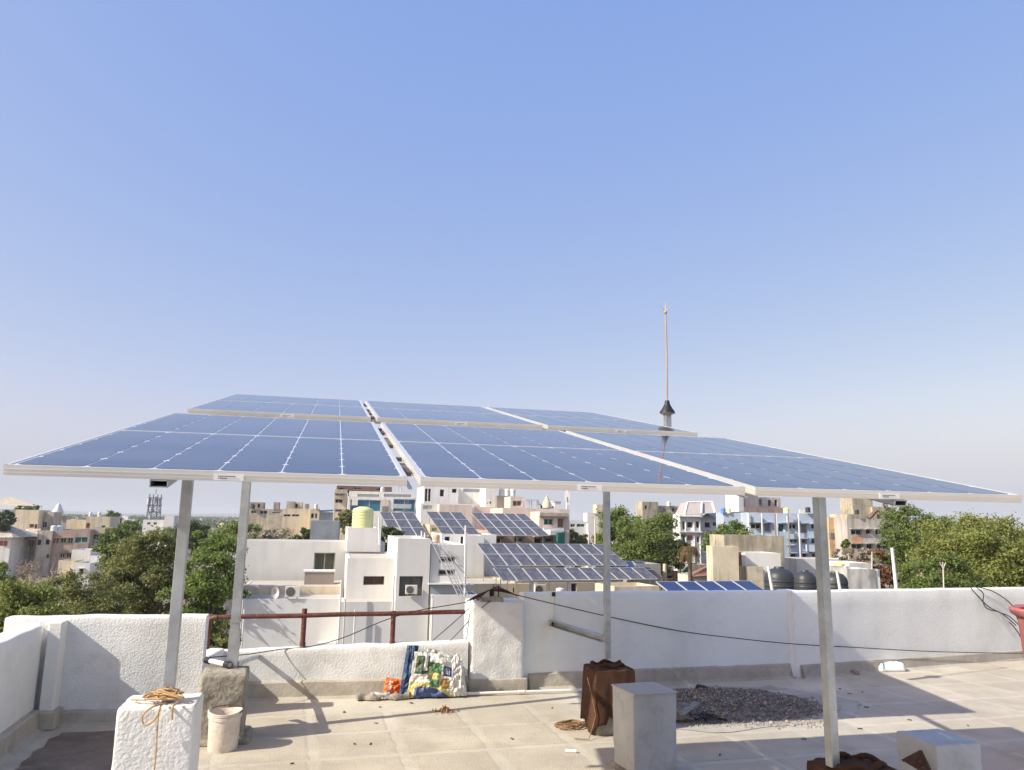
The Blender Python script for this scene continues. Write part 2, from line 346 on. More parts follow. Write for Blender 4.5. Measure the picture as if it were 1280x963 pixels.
# pillar
t = wthing('wall_pillar', 'thick rough white plastered pillar with rusty rebar on top', P0, 'pillar')
def rough_block(name, c, sx, sy, z0, z1, az, m, parent, taper=0., step=.03, amp=.008, seed=0, rr=.02, lean=(0, 0)):
    bm = bmesh.new(); bmesh.ops.create_cube(bm, size=1)
    bmesh.ops.scale(bm, vec=(sx, sy, z1-z0), verts=bm.verts)
    bmesh.ops.bevel(bm, geom=bm.edges[:], offset=rr, segments=2, affect='EDGES', profile=.6)
    # slice to a grid
    for axis, ext in ((0, sx), (1, sy), (2, z1-z0)):
        nn = max(1, int(ext/step)); no = [0, 0, 0]; no[axis] = 1
        for k in range(1, nn):
            co = [0, 0, 0]; co[axis] = -ext/2+ext*k/nn
            bmesh.ops.bisect_plane(bm, geom=bm.verts[:]+bm.edges[:]+bm.faces[:], plane_co=co, plane_no=no)
    bm.normal_update(); base = ROOT[parent.name]
    R = Matrix.Rotation(az, 3, 'Z')
    for v_ in bm.verts:
        n_ = v_.normal.copy(); p = v_.co.copy(); s_ = 1+taper*(.5-(p.z/(z1-z0)+.5)); f = p.z/(z1-z0)+.5
        d = noise.noise(Vector((p.x*9+seed, p.y*9, p.z*9)))*amp+noise.noise(Vector((p.x*32, p.y*32+seed, p.z*32)))*amp*.55
        p.x *= s_; p.y *= s_; p += n_*d; p = R @ p
        v_.co = Vector((p.x+c[0]+lean[0]*f-base[0], p.y+c[1]+lean[1]*f-base[1], p.z+(z0+z1)/2-base[2]))
    me = bpy.data.meshes.new(name); bm.to_mesh(me); bm.free(); me.materials.append(m)
    me.polygons.foreach_set('use_smooth', [True]*len(me.polygons)); o = bpy.data.objects.new(name, me); COL.objects.link(o); o.parent = parent; return o
pc = (P0+P1)/2+V(-gy[0]*-.16, gy[1]*.16)*1.0
pdir = (P1-P0)/np.linalg.norm(P1-P0); paz = math.atan2(pdir[1], pdir[0]); pn = V(-pdir[1], pdir[0]); pc = (P0+P1)/2+pn*.16
rough_block('pillar_shaft', pc, .53, .32, 0, .81, paz, m_rough, t, .02, .025, .007, 4, .03)
rough_block('pillar_foot', pc-pn*.02, .575, .33, -.01, .115, paz, m_skirt, t, .0, .05, .004, 5, .01)
# rusty rebar bent over the pillar
mbx = MB()
for k in range(4):
    a = at(583+k*4, 752-k, 7.45); b = at(612+k*3, 738-k*1.5, 7.5); c = at(640+2*k, 742+k, 7.55)
    mbx.tube([a, (a+b)/2+V(0, 0, .01), b, (b+c)/2+V(0, 0, .005), c], .006, 5)
for px, y0, y1 in ((617, 745, 732), (623, 748, 732), (642, 741, 735)): mbx.tube([at(px, y0, 7.5), at(px, y1, 7.5)], .006, 5)
mbx.tube([at(623, 748, 7.45), at(612, 752, 7.42), at(602, 760, 7.36)], .004, 5)
mbx.build('bent_rebar', m_rust2, t)
rough_block('cement_lump', at(612, 747, 7.52)[:2], .22, .2, .80, .835, paz, m_conc, t, 0, .03, .012, 8, .012)
# shaded wall and right wall
t = wthing('rear_parapet', 'smooth bluish white rear parapet in the shade of the solar tables', SW0)
rough_wall('wall_body', SW0-V(.05, .02), SW1+V(.06, .02), .16, -.3, .875, .875, m_shadewall, t, .10, .002, 1, 23, .006)
skirt(SW0, SW1, m_skirt, t, .14, .025)
t = wthing('wall_pilaster', 'white pilaster where the shaded and the sunlit parapets meet', SW1, 'pilaster')
mb = MB(); q = (SW1+RW0)/2+V(.0, .105); mb.cbox((q[0], q[1], 0), .15, .2, .878, AZ+.06); bevel(mb.build('pilaster_shaft', m_shadewall, t), .01)
t = wthing('right_parapet', 'smooth white parapet on the right in full sun', RW0)
rough_wall('wall_body', RW0-rdir*.05, RWx, .16, -.3, .872, .81, m_plaster, t, .12, .002, 1, 31, .006)
skirt(RW0, RWx, m_skirt, t, .125, .02, .10)

# the house body below the terrace
t = thing('terrace_house', 'white house the terrace belongs to, its walls below the parapets', 'house', (0, 0, G))
mb = MB(); prism(mb, [(-5.9, -6.4), (12.4, -6.4), (12.4, 13.5), (7.2, 10.8), (3.0, 8.45), (.2, 7.7), (-2.5, 7.05), (-2.5, 6.3), (-3.5, 6.15)], G, -.02); mb.build('house_walls', m_plaster, t)

# pipe railing
t = thing('pipe_railing', 'rusty brown pipe railing above the low white wall', 'railing', at(381, 812, 7.15))
ra, rb = at(268, 772, 7.02), at(581, 765, 7.42)
mb = MB(); mb.tube([ra+(rb-ra)*k/12+V(0, 0, math.sin(k*1.3)*.002) for k in range(13)], .021, 10); mb.build('rail', m_rust, t)
mb = MB(); mb.tube([ra+V(.03, 0, 0), ra, ra+V(-.03, -.002, -.012), ra+V(-.045, -.003, -.04), ra+V(-.045, -.003, -.30)], .024, 10); mb.build('rail_elbow', m_rust, t)
for px, yt in ((381, 761), (492, 764)):
    Y = 7.02+(px-268)/(581-268)*.4-.0; top = at(px, yt, Y); o_ = F(px, 808, .40)
    mb = MB(); mb.tube([V(top[0], top[1], .37), top], .0225, 10); mb.tube([V(top[0], top[1], .37), V(top[0], top[1], .45)], .027, 10); mb.build('rail_post', m_rust, t)

# ================================================================== SOLAR TABLES ON THE TERRACE
PWD, PLN, TH = 1.134, 2.2887, .0295
O1 = V(-1.4282, 2.1608, .1297+EYE)
GAP1, GAP2 = .042, .0403
O2 = O1+ay*2.7127
def cellblock(mb_, O, X, Yv, N, w_, l_, n):
    """outline with pseudo-square notches so the white backsheet shows as small dashes"""
    pts = []; c = .015; s_ = l_/n
    for k in range(n):
        y0, y1 = k*s_, (k+1)*s_
        if k % 2 == 0: pts += [(0+c, y0), (0, y0+c)]
        else: pts += [(0, y1-c), (c, y1)]
    pts2 = [(w_-x, y) for x, y in pts[::-1]]; poly = [(x, y) for x, y in pts2[::-1]]+[(x, y) for x, y in pts[::-1]]
    vs = [O+X*x+Yv*y+N*.0012 for x, y in poly]; mb_.add(vs, [tuple(range(len(vs)))])
def make_table(name, O, label, group):
    base = V(O[0]+ax[0]*1.7+ay[0]*1.1, O[1]+ax[1]*1.7+ay[1]*1.1, .48)
    T = thing(name, label, 'solar panels', base, group); x0 = 0
    for k in range(3):
        off = V(0, 0, 0)
        P = O+ax*x0
        mb = MB(); mb.box(P+ax*.012+ay*.012-an*.008, ax*(PWD-.024), ay*(PLN-.024), an*.0055)
        pan = mb.build('solar_panel', m_back, T)
        fw = .011
        # frame rails: two long sides, near and far ends (sunlit top lip, channel wall, bottom flange)
        def rail(p, d, L, inn):
            m_ = MB(); m_.box(p-an*TH, d*L, inn*.0018 if False else inn*.002, an*TH) ; m_.box(p-an*.0022+inn*.002, d*L, inn*(fw-.002), an*.0022); m_.box(p-an*TH+inn*.002, d*L, inn*.028, an*.002)
            for z_ in (.012, .022): m_.box(p-an*z_-inn*.0012, d*L, inn*.0012, an*.0015)
            return m_.build('frame_rail', m_alu, pan)
        rail(P, ax, PWD, ay); rail(P+ay*PLN+ax*PWD, -ax, PWD, -ay)
        rail(P+ay*(PLN-.0005)+ax*.0, -ay, PLN-.001, ax) ; rail(P+ax*PWD+ay*.0005, ay, PLN-.001, -ax)
        mg = .020; cw = (PWD-2*mg-5*.0048)/6; hl = (PLN-2*.03-.012)/2
        for i in range(6):
            for j in range(2):
                m_ = MB(); cellblock(m_, P+ax*(mg+i*(cw+.0048))+ay*(.03+j*(hl+.012))-an*.0028, ax, ay, an, cw, hl, 12); m_.build('cell_block', m_cell, pan)
        m_ = MB(); m_.box(P+ax*mg+ay*(.03+hl+.0035)-an*.0015, ax*(PWD-2*mg), ay*.005, an*.0022); m_.build('centre_ribbon', m_back, pan)
        # type plate on the near frame edge
        sx = .56 if k == 0 else .52
        st = MB(); q = P+ax*(sx if k < 2 else .50)-ay*.003-an*.026; st.box(q-an*.001, ax*.085, ay*.0012, an*.020, 0)
        so = st.build('type_plate', mat('plate_white', (.88, .88, .86), .5, .03), pan)
        lt = MB()
        for r_, (a_, b_) in enumerate(((.012, .062), (.012, .036))):
            u_ = a_
            while u_ < b_:
                wl = rnd.uniform(.003, .008); lt.box(q+ax*u_-ay*.0014+an*(.0105-.006*r_), ax*wl, ay*.0008, an*.0022); u_ += wl+.0015
        lt.build('plate_print', m_black, pan)
        x0 += PWD+(GAP1 if k == 0 else GAP2)
    TW = x0-GAP2
    # rafters and purlins under the panels
    def member(nm, p, d, L, wv, hv, m=m_galv):
        # C section: web and two flanges, open end dark
        m_ = MB(); th_ = .003; m_.box(p, d*L, wv, hv*0+(hv/np.linalg.norm(hv))*th_); m_.box(p+hv, d*L, wv, -(hv/np.linalg.norm(hv))*th_)
        m_.box(p, d*L, (wv/np.linalg.norm(wv))*th_, hv); m_.box(p+wv, d*L, -(wv/np.linalg.norm(wv))*th_, hv)
        return m_.build(nm, m, T)
    for u_ in (.385, 2.915):
        member('rafter', O+ax*u_-ay*.006-an*(TH+.001), ay, (2.72 if name == 'front_solar_table' else PLN+.02), ax*.05, -an*.022)
    ext = .0
    for v_, e_ in ((.80, 0), (1.92, .33)):
        e2 = e_ if name == 'rear_solar_table' else 0
        member('purlin', O-ax*(.10 if e2 else 0)+ay*v_-an*(TH+.033), ax, TW+e2+(.1 if e2 else 0), ay*.04, -an*.04)
    # mid clamps in the gaps
    for gx_, gw in ((PWD, GAP1), (2*PWD+GAP1, GAP2)):
        for v_ in (.22, .62, 1.10, 1.74, 2.0):
            m_ = MB(); c_ = O+ax*(gx_+gw*.18)+ay*v_-an*.030
            m_.box(c_, ax*gw*.64, ay*(.12 if v_ in (.22, 1.74) else .03), an*.014); m_.build('clamp', mat('dark_clamp', (.13, .11, .08), .6, .3, metal=.5), T)
        m_ = MB(); m_.box(O+ax*(gx_+.006)+ay*.01-an*.041, ax*.012, ay*(PLN-.02), an*.006); m_.build('gap_strip', m_galv, T)
    return T
T1 = make_table('front_solar_table', O1, 'nearer row of three blue solar panels on galvanised posts', 'tables of three solar panels on the terrace')
T2 = make_table('rear_solar_table', O2, 'farther row of three blue solar panels, lightning rod at its right edge', 'tables of three solar panels on the terrace')

def under(O, x, y):   # height of the purlin underside above plan point
    # plane through O - an*.07
    Q = O-an*.075; return Q[2]-(an[0]*(x-Q[0])+an[1]*(y-Q[1]))/an[2]
def post(T, x, y, zb, O, wd=.058, az=AZ, clampz=None):
    zt = under(O, x, y); X, Yv = axes(az); p = V(x, y, 0)
    m_ = MB(); h = wd/2; th_ = .004
    # C channel, open to the rear right
    m_.box(p-X*h-Yv*h+V(0, 0, zb), X*wd, Yv*th_, V(0, 0, zt-zb)); m_.box(p-X*h-Yv*(h-th_)+V(0, 0, zb), X*th_, Yv*(wd-th_), V(0, 0, zt-zb))
    m_.box(p+X*(h-th_)-Yv*(h-th_)+V(0, 0, zb), X*th_, Yv*(wd-th_), V(0, 0, zt-zb)); 
    m_.box(p-X*(h-th_)+Yv*(h-th_)+V(0, 0, zb), X*(wd-2*th_), Yv*th_, V(0, 0, zt-zb))
    o = bevel(m_.build('post', m_galv, T), .0025)
    m3 = MB(); m3.box(p-X*.06-Yv*.035+V(0, 0, zt-.05), X*.12, Yv*.004, V(0, 0, .06)); m3.build('head_bracket', m_galv, T)
    if clampz:
        m4 = MB(); m4.box(p-X*(h+.004)-Yv*(h+.004)+V(0, 0, clampz), X*(wd+.008), Yv*(wd+.008), V(0, 0, .012)); m4.build('pipe_band', m_galv, T)
    return o
pNL = at(211, 865, 3.13); post(T1, pNL[0], pNL[1], .85, O1, .040)
pNR = at(1041, 955, 3.70); post(T1, pNR[0], pNR[1], .49, O1, .044, AZ+.12)
pBL = at(290.5, 832, 5.90); post(T2, pBL[0], pBL[1], .46, O2, .062, AZ-.05, .78)
pBR = at(759, 820, 6.50); post(T2, pBR[0], pBR[1], .47, O2, .048, AZ, .60)
# sleeve at the left rear post
m_ = MB(); m_.cbox((pBL[0], pBL[1], .46), .072, .072, .27, AZ-.05); m_.build('post_sleeve', m_galv, T2)
# bracing strut of the right rear post to the parapet
t = T2
wp = at(690, 782, 7.70); pp = at(757, 803, 6.50)
d_ = (pp-wp); Ld = np.linalg.norm(d_); d_ /= Ld; s_ = np.cross(d_, V(0, 0, 1)); s_ /= np.linalg.norm(s_); u_ = np.cross(s_, d_)
m_ = MB(); m_.box(wp, d_*Ld, s_*.006, u_*.055); m_.box(wp+u_*.049, d_*Ld, s_*.05, u_*.006); m_.box(wp, d_*Ld, s_*.05, u_*.006); m_.build('strut', m_galv, t)
m_ = MB(); c_ = at(690, 779, 7.715); m_.box(c_-ax*.045-ay0*.012-V(0, 0, .04), ax*.10, ay0*.012, V(0, 0, .09)); m_.build('wall_plate', m_rust2, t)
# strut of the left rear post to the low wall
wp2 = at(322, 818, 7.03); pq = V(pBL[0]+.02, pBL[1], .50); d_ = wp2-pq; Ld = np.linalg.norm(d_); d_ /= Ld; s_ = np.cross(d_, V(0, 0, 1)); s_ /= np.linalg.norm(s_)
m_ = MB(); m_.box(pq, d_*Ld, s_*.028, V(0, 0, -.03)); m_.build('strut', m_galv, t)
m_ = MB(); m_.box(wp2-ax*.04-ay0*.02-V(0, 0, .05), ax*.09, ay0*.01, V(0, 0, .08)); m_.build('wall_plate', m_rust2, t)

# lightning rod on the purlin end
bY = 6.9; lb = at(835, 560, bY); lz = under(O2, lb[0], lb[1])
t = thing('lightning_rod', 'tall copper lightning rod with spiked tip and black insulator behind the panels', 'lightning rod', (lb[0], lb[1], lz-.1))
z1 = at(834, 517, bY)[2]
X_, _ = lb[0], 0
m_ = MB(); m_.cbox((lb[0], bY, lz-.12), .055, .055, z1-lz+.12, AZ); bevel(m_.build('mast', m_galv, t), .004)
c_ = V(lb[0], bY, z1)
m_ = MB(); m_.lathe(c_, [(.034, -.03), (.04, -.008), (.064, -.004), (.064, .004), (.03, .008)], 16); m_.build('mast_cap', mat('pale_cap', (.30, .32, .30), .5), t)
m_ = MB(); m_.lathe(c_, [(.072, .004), (.070, .012), (.044, .05), (.026, .085), (.020, .118), (.0, .12)], 14); m_.build('insulator', m_black, t)
rt = at(831.8, 391, bY)
m_ = MB(); m_.tube([c_+V(0, 0, .11), (c_+rt)/2+V(.006, 0, 0), rt], .0085, 8); m_.build('rod', m_copper, t)
m_ = MB(); m_.lathe(rt-V(0, 0, .018), [(.0, 0), (.012, .004), (.018, .018), (.012, .032), (.0, .036)], 12); m_.build('ball', m_copper, t)
for dx, dz in ((-.05, .075), (0, .095), (.055, .07), (.0, .06)):
    m_ = MB(); e_ = rt+V(dx, .04 if (dx == 0 and dz < .07) else 0, dz); m_.tube([rt, e_], [.005, .0012], 6); m_.build('spike', m_copper, t)

# ================================================================== PEDESTALS
def ped(name, label, corners, z1, m, rr=.012, amp=.004, taper=.0, cat='pedestal', seed=1, sz=None):
    c = np.mean(np.array(corners)[:, :2], axis=0); cs = np.array(corners)[:, :2]
    sx = (np.linalg.norm(cs[1]-cs[0])+np.linalg.norm(cs[2]-cs[3]))/2; sy = (np.linalg.norm(cs[3]-cs[0])+np.linalg.norm(cs[2]-cs[1]))/2
    d = cs[1]-cs[0]; az = math.atan2(d[1], d[0]); t_ = thing(name, label, cat, (c[0], c[1], 0))
    if sz: sx, sy = sz
    rough_block('block', c, sx, sy, 0, z1, az, m, t_, taper, .03, amp, seed, rr); return t_, c, az, sx, sy
# front left, rough white, tall
cs = [F(142.6, 887, .85), F(243.4, 883, .85), F(258.3, 865, .85), F(165, 869, .85)]
tp, c_np, az_np, _, _ = ped('white_pedestal', 'tall rough white plastered pedestal at bottom left with rope on top', cs, .85, m_rough, .010, .004, .05, seed=3)
cs = [V(-2.14, 5.60), V(-1.835, 5.68), V(-1.915, 5.985), V(-2.22, 5.90)]
t_, c_bp, az_bp, _, _ = ped('concrete_pedestal', 'dark stained bare concrete pedestal under the left rear post', cs, .46, m_conc, .02, .012, .03, seed=8)
rough_block('mortar_collar', c_bp, .40, .40, 0, .035, az_bp, m_conc, t_, .12, .04, .01, 2, .012)
cs = [F(790.8, 867.7, .5), F(843.3, 864.3, .5), F(820, 853.5, .5), F(765.5, 855.8, .5)]
t_, c_gp, az_gp, _, _ = ped('grey_pedestal', 'smooth grey painted pedestal in front of the gravel heap', cs, .5, m_grey_ped, .008, .005, -.04, seed=12)
mb = MB(); mb.cbox((c_gp[0], c_gp[1], .492), .315, .315, .01, az_gp); bevel(mb.build('cap', mat('grey_cap', (.42, .43, .43), .9, .1), t_), .003)
rough_block('mortar_collar', c_gp, .34, .36, 0, .025, az_gp, m_conc, t_, .12, .04, .008, 2, .01)
cs = [F(1172, 932, .5), F(1229, 932, .5), F(1175, 911, .5), F(1123, 914, .5)]
cs = [V(2.13, 4.03), V(2.385, 4.09), V(2.33, 4.36), V(2.07, 4.30)]
t_, c_rp, az_rp, _, _ = ped('pale_pedestal', 'pale grey concrete pedestal at the bottom right edge', cs, .5, m_grey_ped, .01, .003, -.03, seed=15)
# rusty triangular gusset leaning on it
t = thing('gusset_plate', 'rusty triangular steel gusset leaning on the pale pedestal', 'metal plate', F(1150, 950, .35))
g0, g1, g2 = at(1128, 951, 4.02), at(1151, 939, 4.02), at(1168, 975, 4.02)
m_ = MB()
for k, sc in ((0, 1),):
    vs = [g0, g1, g2]; bk = V(.0, .05, -.01); m_.add(vs+[v+V(0, .006, 0) for v in vs], [(0, 1, 2), (5, 4, 3), (0, 3, 4, 1), (1, 4, 5, 2), (2, 5, 3, 0)])
m_.tube([g1, g2], .008, 6); m_.tube([g0, g1], .006, 6); m_.build('plate', m_rust2, t)
m_ = MB(); m_.box(g2-V(.02, .0, .35), V(.04, 0, 0), V(0, .03, 0), V(0, 0, .36)); m_.build('support_bar', m_rust2, t)
for k in range(3):
    q = g1+(g0-g1)*.2+(g2-g1)*(.25+.2*k)+(g0-g1)*.1; m_ = MB(); m_.lathe(V(q[0], q[1]-.004, q[2]), [(.009, -.004), (.009, .004)], 8); m_.build('bolt', m_rust, t)

# burlap covered pedestals
def burlap(name, label, c, hw, z1, zlow, az, seed, tail=True):
    t_ = thing(name, label, 'covered pedestal', (c[0], c[1], 0)); r = random.Random(seed)
    if z1 > .3: rough_block('block', c, hw*1.9, hw*1.9, 0, z1-.03, az, m_conc, t_, 0, .06, .003, seed, .01)
    N = 72; rows = 16; vs = []; X, Yv = axes(az)
    def pt(a, f):
        ca, sa = math.cos(a), math.sin(a); k = 1/max(abs(ca), abs(sa)); k = k*.80+.20*1.1
        fold = math.sin(a*7+seed)*.5+math.sin(a*13+2*seed)*.35+math.sin(a*3+1)*.4
        rr = hw*k*(1.03+.10*f+fold*.055*f+.03*noise.noise(Vector((ca*3, sa*3, f*4+seed))))
        hem = zlow+.05*math.sin(a*2+seed)+.03*math.sin(a*5)
        if tail and -2.95 < a < -2.0: hem -= .06; rr *= 1+.10*f
        z = z1-(z1-max(hem, .01))*f+.012*noise.noise(Vector((ca*4, sa*4, seed+f*3)))
        return V(c[0], c[1], 0)+X*ca*rr+Yv*sa*rr+V(0, 0, z)
    for j in range(rows+1):
        for i in range(N): vs.append(pt(-math.pi+2*math.pi*i/N, j/rows))
    fs = [(j*N+i, (j+1)*N+i, (j+1)*N+(i+1) % N, j*N+(i+1) % N) for j in range(rows) for i in range(N)]
    o0 = len(vs)
    for j in (1, 2, 3):
        for i in range(N):
            p = np.array(vs[i]); q = V(c[0], c[1], z1); s2 = 1-j*.27; p2 = q+(p-q)*s2; p2[2] = z1+.012+.014*noise.noise(Vector((p2[0]*12, p2[1]*12, seed))); vs.append(p2)
    for j in range(3):
        b0 = 0 if j == 0 else o0+(j-1)*N; b1 = o0+j*N
        fs += [(b0+i, b0+(i+1) % N, b1+(i+1) % N, b1+i) for i in range(N)]
    fs.append(tuple(o0+2*N+i for i in range(N)))
    m_ = MB(); m_.add(vs, fs); o = m_.build('burlap_cover', m_burlap, t_, True); s = o.modifiers.new('thick', 'SOLIDIFY'); s.thickness = .006
    # twisted rim of cloth around the post foot
    m_ = MB(); m_.tube([V(c[0], c[1], z1+.02)+X*math.cos(a)*hw*(.75+.12*math.sin(3*a+seed))+Yv*math.sin(a)*hw*(.7+.12*math.cos(2*a))+V(0, 0, .012*math.sin(5*a)) for a in np.linspace(0, 2*math.pi, 40)], .013, 7)
    m_.build('cloth_roll', m_burlap, t_)
    return t_
tb = burlap('burlap_covered_pedestal', 'pedestal under the right rear post wrapped in brown burlap', V(.785, 6.18), .155, .46, .09, AZ, 5)
m_ = MB(); q = at(741, 870, 5.98); m_.tube([V(.60, 5.98, .42), V(.63, 5.96, .30), V(.66, 5.95, .16), V(.62, 5.93, .04), V(.60, 5.88, .012), V(.50, 5.9, .01)], .0035, 6); m_.build('tie_rope', m_rope2, tb)
burlap('burlap_covered_pedestal', 'brown burlap wrapped pedestal at the bottom edge under the right front post', V(1.60, 3.73), .15, .48, .2, AZ+.1, 9, False)

# bucket
bc = (F(253, 940)+F(296, 940))/2; bc[1] += .05
t = thing('bucket', 'small plaster splashed white plastic bucket beside the concrete pedestal', 'bucket', (bc[0], bc[1], 0))
m_bk = mat('splashed_bucket_plastic', (.68, .60, .52), .7, .18, 9, .002, 40, dirt=(.42, .33, .26), dirt_amt=.6)
m_ = MB(); m_.lathe(V(bc[0], bc[1], 0), [(.108, .0), (.112, .008), (.120, .235), (.128, .24), (.130, .262), (.124, .268), (.131, .27), (.131, .29), (.123, .292), (.119, .285), (.116, .24), (.106, .05), (.0, .045)], 32)
for i in range(len(m_.v)):
    x_, y_, z_ = m_.v[i]
    if z_ > .2: m_.v[i] = (x_, y_, z_+.008*math.sin(math.atan2(y_-bc[1], x_-bc[0])*2+1))
m_.build('bucket_shell', m_bk, t)
m_ = MB(); m_.lathe(V(bc[0], bc[1], 0), [(.0, .16), (.06, .165), (.1125, .15)], 24); m_.build('dried_paint', mat('dried_paint', (.45, .3, .24), .9, .4, 14, .006, 60), t)
m_ = MB(); m_.tube([V(bc[0], bc[1], .29)+V(math.cos(a)*.135, math.sin(a)*.135, .012*math.sin(a*1.0)+.0) for a in np.linspace(-.3, 2.8, 20)], .004, 5); m_.build('bucket_handle', m_rust2, t)

t.scale = (.86, .86, .86)
# ropes
def ropeline(pts, r, jitter=0, sub=6, seed=0):
    r_ = random.Random(seed); P = [np.asarray(p, float) for p in pts]; out = []
    for i in range(len(P)-1):
        p0, p1, p2, p3 = P[max(i-1, 0)], P[i], P[i+1], P[min(i+2, len(P)-1)]
        for k in range(sub):
            t_ = k/sub; out.append(.5*((2*p1)+(-p0+p2)*t_+(2*p0-5*p1+4*p2-p3)*t_**2+(-p0+3*p1-3*p2+p3)*t_**3))
    out.append(P[-1]); return out
r_ = random.Random(3); z = .862; pts = []
cen = F(205, 875, .86)
for k in range(70):
    a = k*2.1+r_.uniform(-.9, .9); R = r_.uniform(.01, .05)*(1.7 if r_.random() < .3 else 1); 
    pts.append(V(cen[0]+.012+math.cos(a)*R*1.3, cen[1]+math.sin(a)*R*.7, z+max(0, .05-R*.6)*r_.uniform(0, 1)+r_.uniform(0, .012)))
pts += [V(cen[0]-.05, cen[1]-.03, z+.004), V(cen[0]-.12, cen[1]-.01, z), V(cen[0]-.09, cen[1]-.03, z)]
m_ = MB(); m_.tube(ropeline(pts, 0), .0032, 6)
fr = at(205, 885, 2.95); zz = .85
f0 = F(202, 884, .855)
hang = [V(f0[0], f0[1]+.03, .862), V(f0[0], f0[1]-.012, .857), V(f0[0]+.0, f0[1]-.02, .80), V(f0[0]+.004, f0[1]-.022, .66), V(f0[0]-.006, f0[1]-.024, .55), V(f0[0]+.005, f0[1]-.026, .40), V(f0[0]-.01, f0[1]-.06, .1)]
m_.tube(ropeline(hang, 0), .0030, 6)
f1 = F(186, 885, .855)
m_.tube(ropeline([V(f1[0]+.05, f1[1]+.03, .865), V(f1[0]+.02, f1[1]-.015, .862), V(f1[0]-.012, f1[1]-.018, .83), V(f1[0]+.0, f1[1]-.02, .80), V(f1[0]+.035, f1[1]-.02, .82), V(f1[0]+.05, f1[1]-.015, .86)], 0), .0035, 6)
f2 = F(218, 884, .855); m_.tube(ropeline([V(f2[0], f2[1]+.03, .865), V(f2[0], f2[1]-.016, .858), V(f2[0]+.004, f2[1]-.02, .815)], 0), .0042, 6)
m_.solo('jute_rope', m_rope, 'tangled tan jute rope lying on the tall white pedestal, one end hanging', 'rope', (cen[0], cen[1], .85))
# second strand down the right side of the pedestal
pts = []; r_ = random.Random(5); cen = F(715, 909, 0)
for k in range(40):
    a = k*1.1+r_.uniform(-.3, .3); R = r_.uniform(.04, .15); pts.append(V(cen[0]+math.cos(a)*R, cen[1]+math.sin(a)*R*.8, .012+r_.uniform(0, .016)))
m_ = MB(); m_.tube(ropeline(pts, 0), .0055, 5); m_.solo('coiled_rope', m_rope2, 'loose coil of reddish brown rope on the floor near the burlap', 'rope', (cen[0], cen[1], 0))

# ================================================================== FLOOR CLUTTER
def crumple(name, m, c, X, Yv, N, w_, h_, th_, nu, nv, amp, seed, outline, pat=None, parent=None, curl=0.):
    """crumpled sack: two-sided pillow over an outline u in 0..1, v in 0..1; pat(u,v)->material index"""
    vs = []; fs = []; mi = []
    for side in (1, -1):
        for j in range(nv+1):
            for i in range(nu+1):
                u, v = i/nu, j/nv; uu, vv = outline(u, v); e = min(1, 5*min(u, 1-u))*min(1, 4*min(v, 1-v)+.25)
                d = side*th_*.5*math.sqrt(max(e, 0))+amp*(noise.noise(Vector((u*4+seed, v*4, seed)))+.6*noise.noise(Vector((u*10, v*10+seed, 1)))+.35*noise.noise(Vector((u*22, v*22+seed, 7))))
                p = c+X*uu*w_+Yv*vv*h_+N*(d+curl*v*v); p[2] = max(p[2], .004); vs.append(p)
    k = (nu+1)*(nv+1)
    for s_ in (0, 1):
        for j in range(nv):
            for i in range(nu):
                a = s_*k+j*(nu+1)+i; f = (a, a+1, a+nu+2, a+nu+1); fs.append(f if s_ == 0 else f[::-1]); mi.append(pat((i+.5)/nu, (j+.5)/nv) if pat else 0)
    m_ = MB(); m_.v = [tuple(v) for v in vs]; m_.f = fs; m_.m = mi
    return m_.build(name, m, parent, True)
X, Yv = axes(.2)
def sackthing(name, label, px, py, Y, cat='sack'):
    p = at(px, py, Y); return thing(name, label, cat, (p[0], p[1], 0)), V(p[0], p[1], 0)
pl = lambda n, c, v=.15: mat(n, c, .55, v, 8, .002, 60)
up = V(-Yv[0]*0, 0, 1)
lean = V(Yv[0]*.10, Yv[1]*.10, .99)
mw, mg, mgd, my, mb_, mo, mgr, mpk = pl('sack_white', (.66, .64, .60)), pl('print_green', (.09, .20, .09)), pl('print_dark_green', (.06, .09, .05)), pl('print_yellow', (.52, .47, .17)), pl('print_blue', (.07, .10, .24)), pl('print_ochre', (.38, .22, .07)), pl('sack_grey', (.45, .44, .40)), pl('print_pink', (.6, .3, .25))
# printed sack
t, c = sackthing('printed_sack', 'crumpled white sack printed with green, yellow and blue fields leaning on the low wall', 512, 868, 7.10)
def pat(u, v):
    if .08 < u < .36 and .52 < v < .92 and not (.25 < u < .32 and v > .6): return 1
    if .36 < u < .62 and .42 < v < .80: return 2 if v > .62-.3*(u-.36) else 3
    if .40 < u < .60 and .24 < v < .55: return 2
    h = .30-.9*(u-.3)**2
    if v < h-.05 and u > .12: return 4
    if v < h+.05: return 3
    if (u-.74)**2+(v-.33)**2 < .017: return 5
    if .66 < u < .85 and .52 < v < .78: return 0 if (.71 < u < .80 and .58 < v < .72 and int(u*60) % 2) else 4
    if u < .1: return 6
    return 0
crumple('sack_sheet', [mw, mgd, mg, my, mb_, mo, mgr], c+V(-.02, 0, .01), X, lean, np.cross(X, lean), .46, .385, .10, 80, 62, .027, 3, lambda u, v: (u+.13*v*(1-u)-.02, v*(1-.25*u*u)), pat, t)
t, c = sackthing('white_sack', 'plain white plastic sack slumped right of the printed one', 552, 868, 7.16)
crumple('sack_sheet', mw, c+V(.04, .02, .01), X, lean, np.cross(X, lean), .19, .36, .12, 24, 40, .03, 8, lambda u, v: (u*(1-.35*v)+.1*v-.0, v*(.72+.28*math.sin(u*3))), None, t)
t, c = sackthing('blue_sack', 'dark blue folded plastic sack standing at the left of the pile', 503, 867, 7.13)
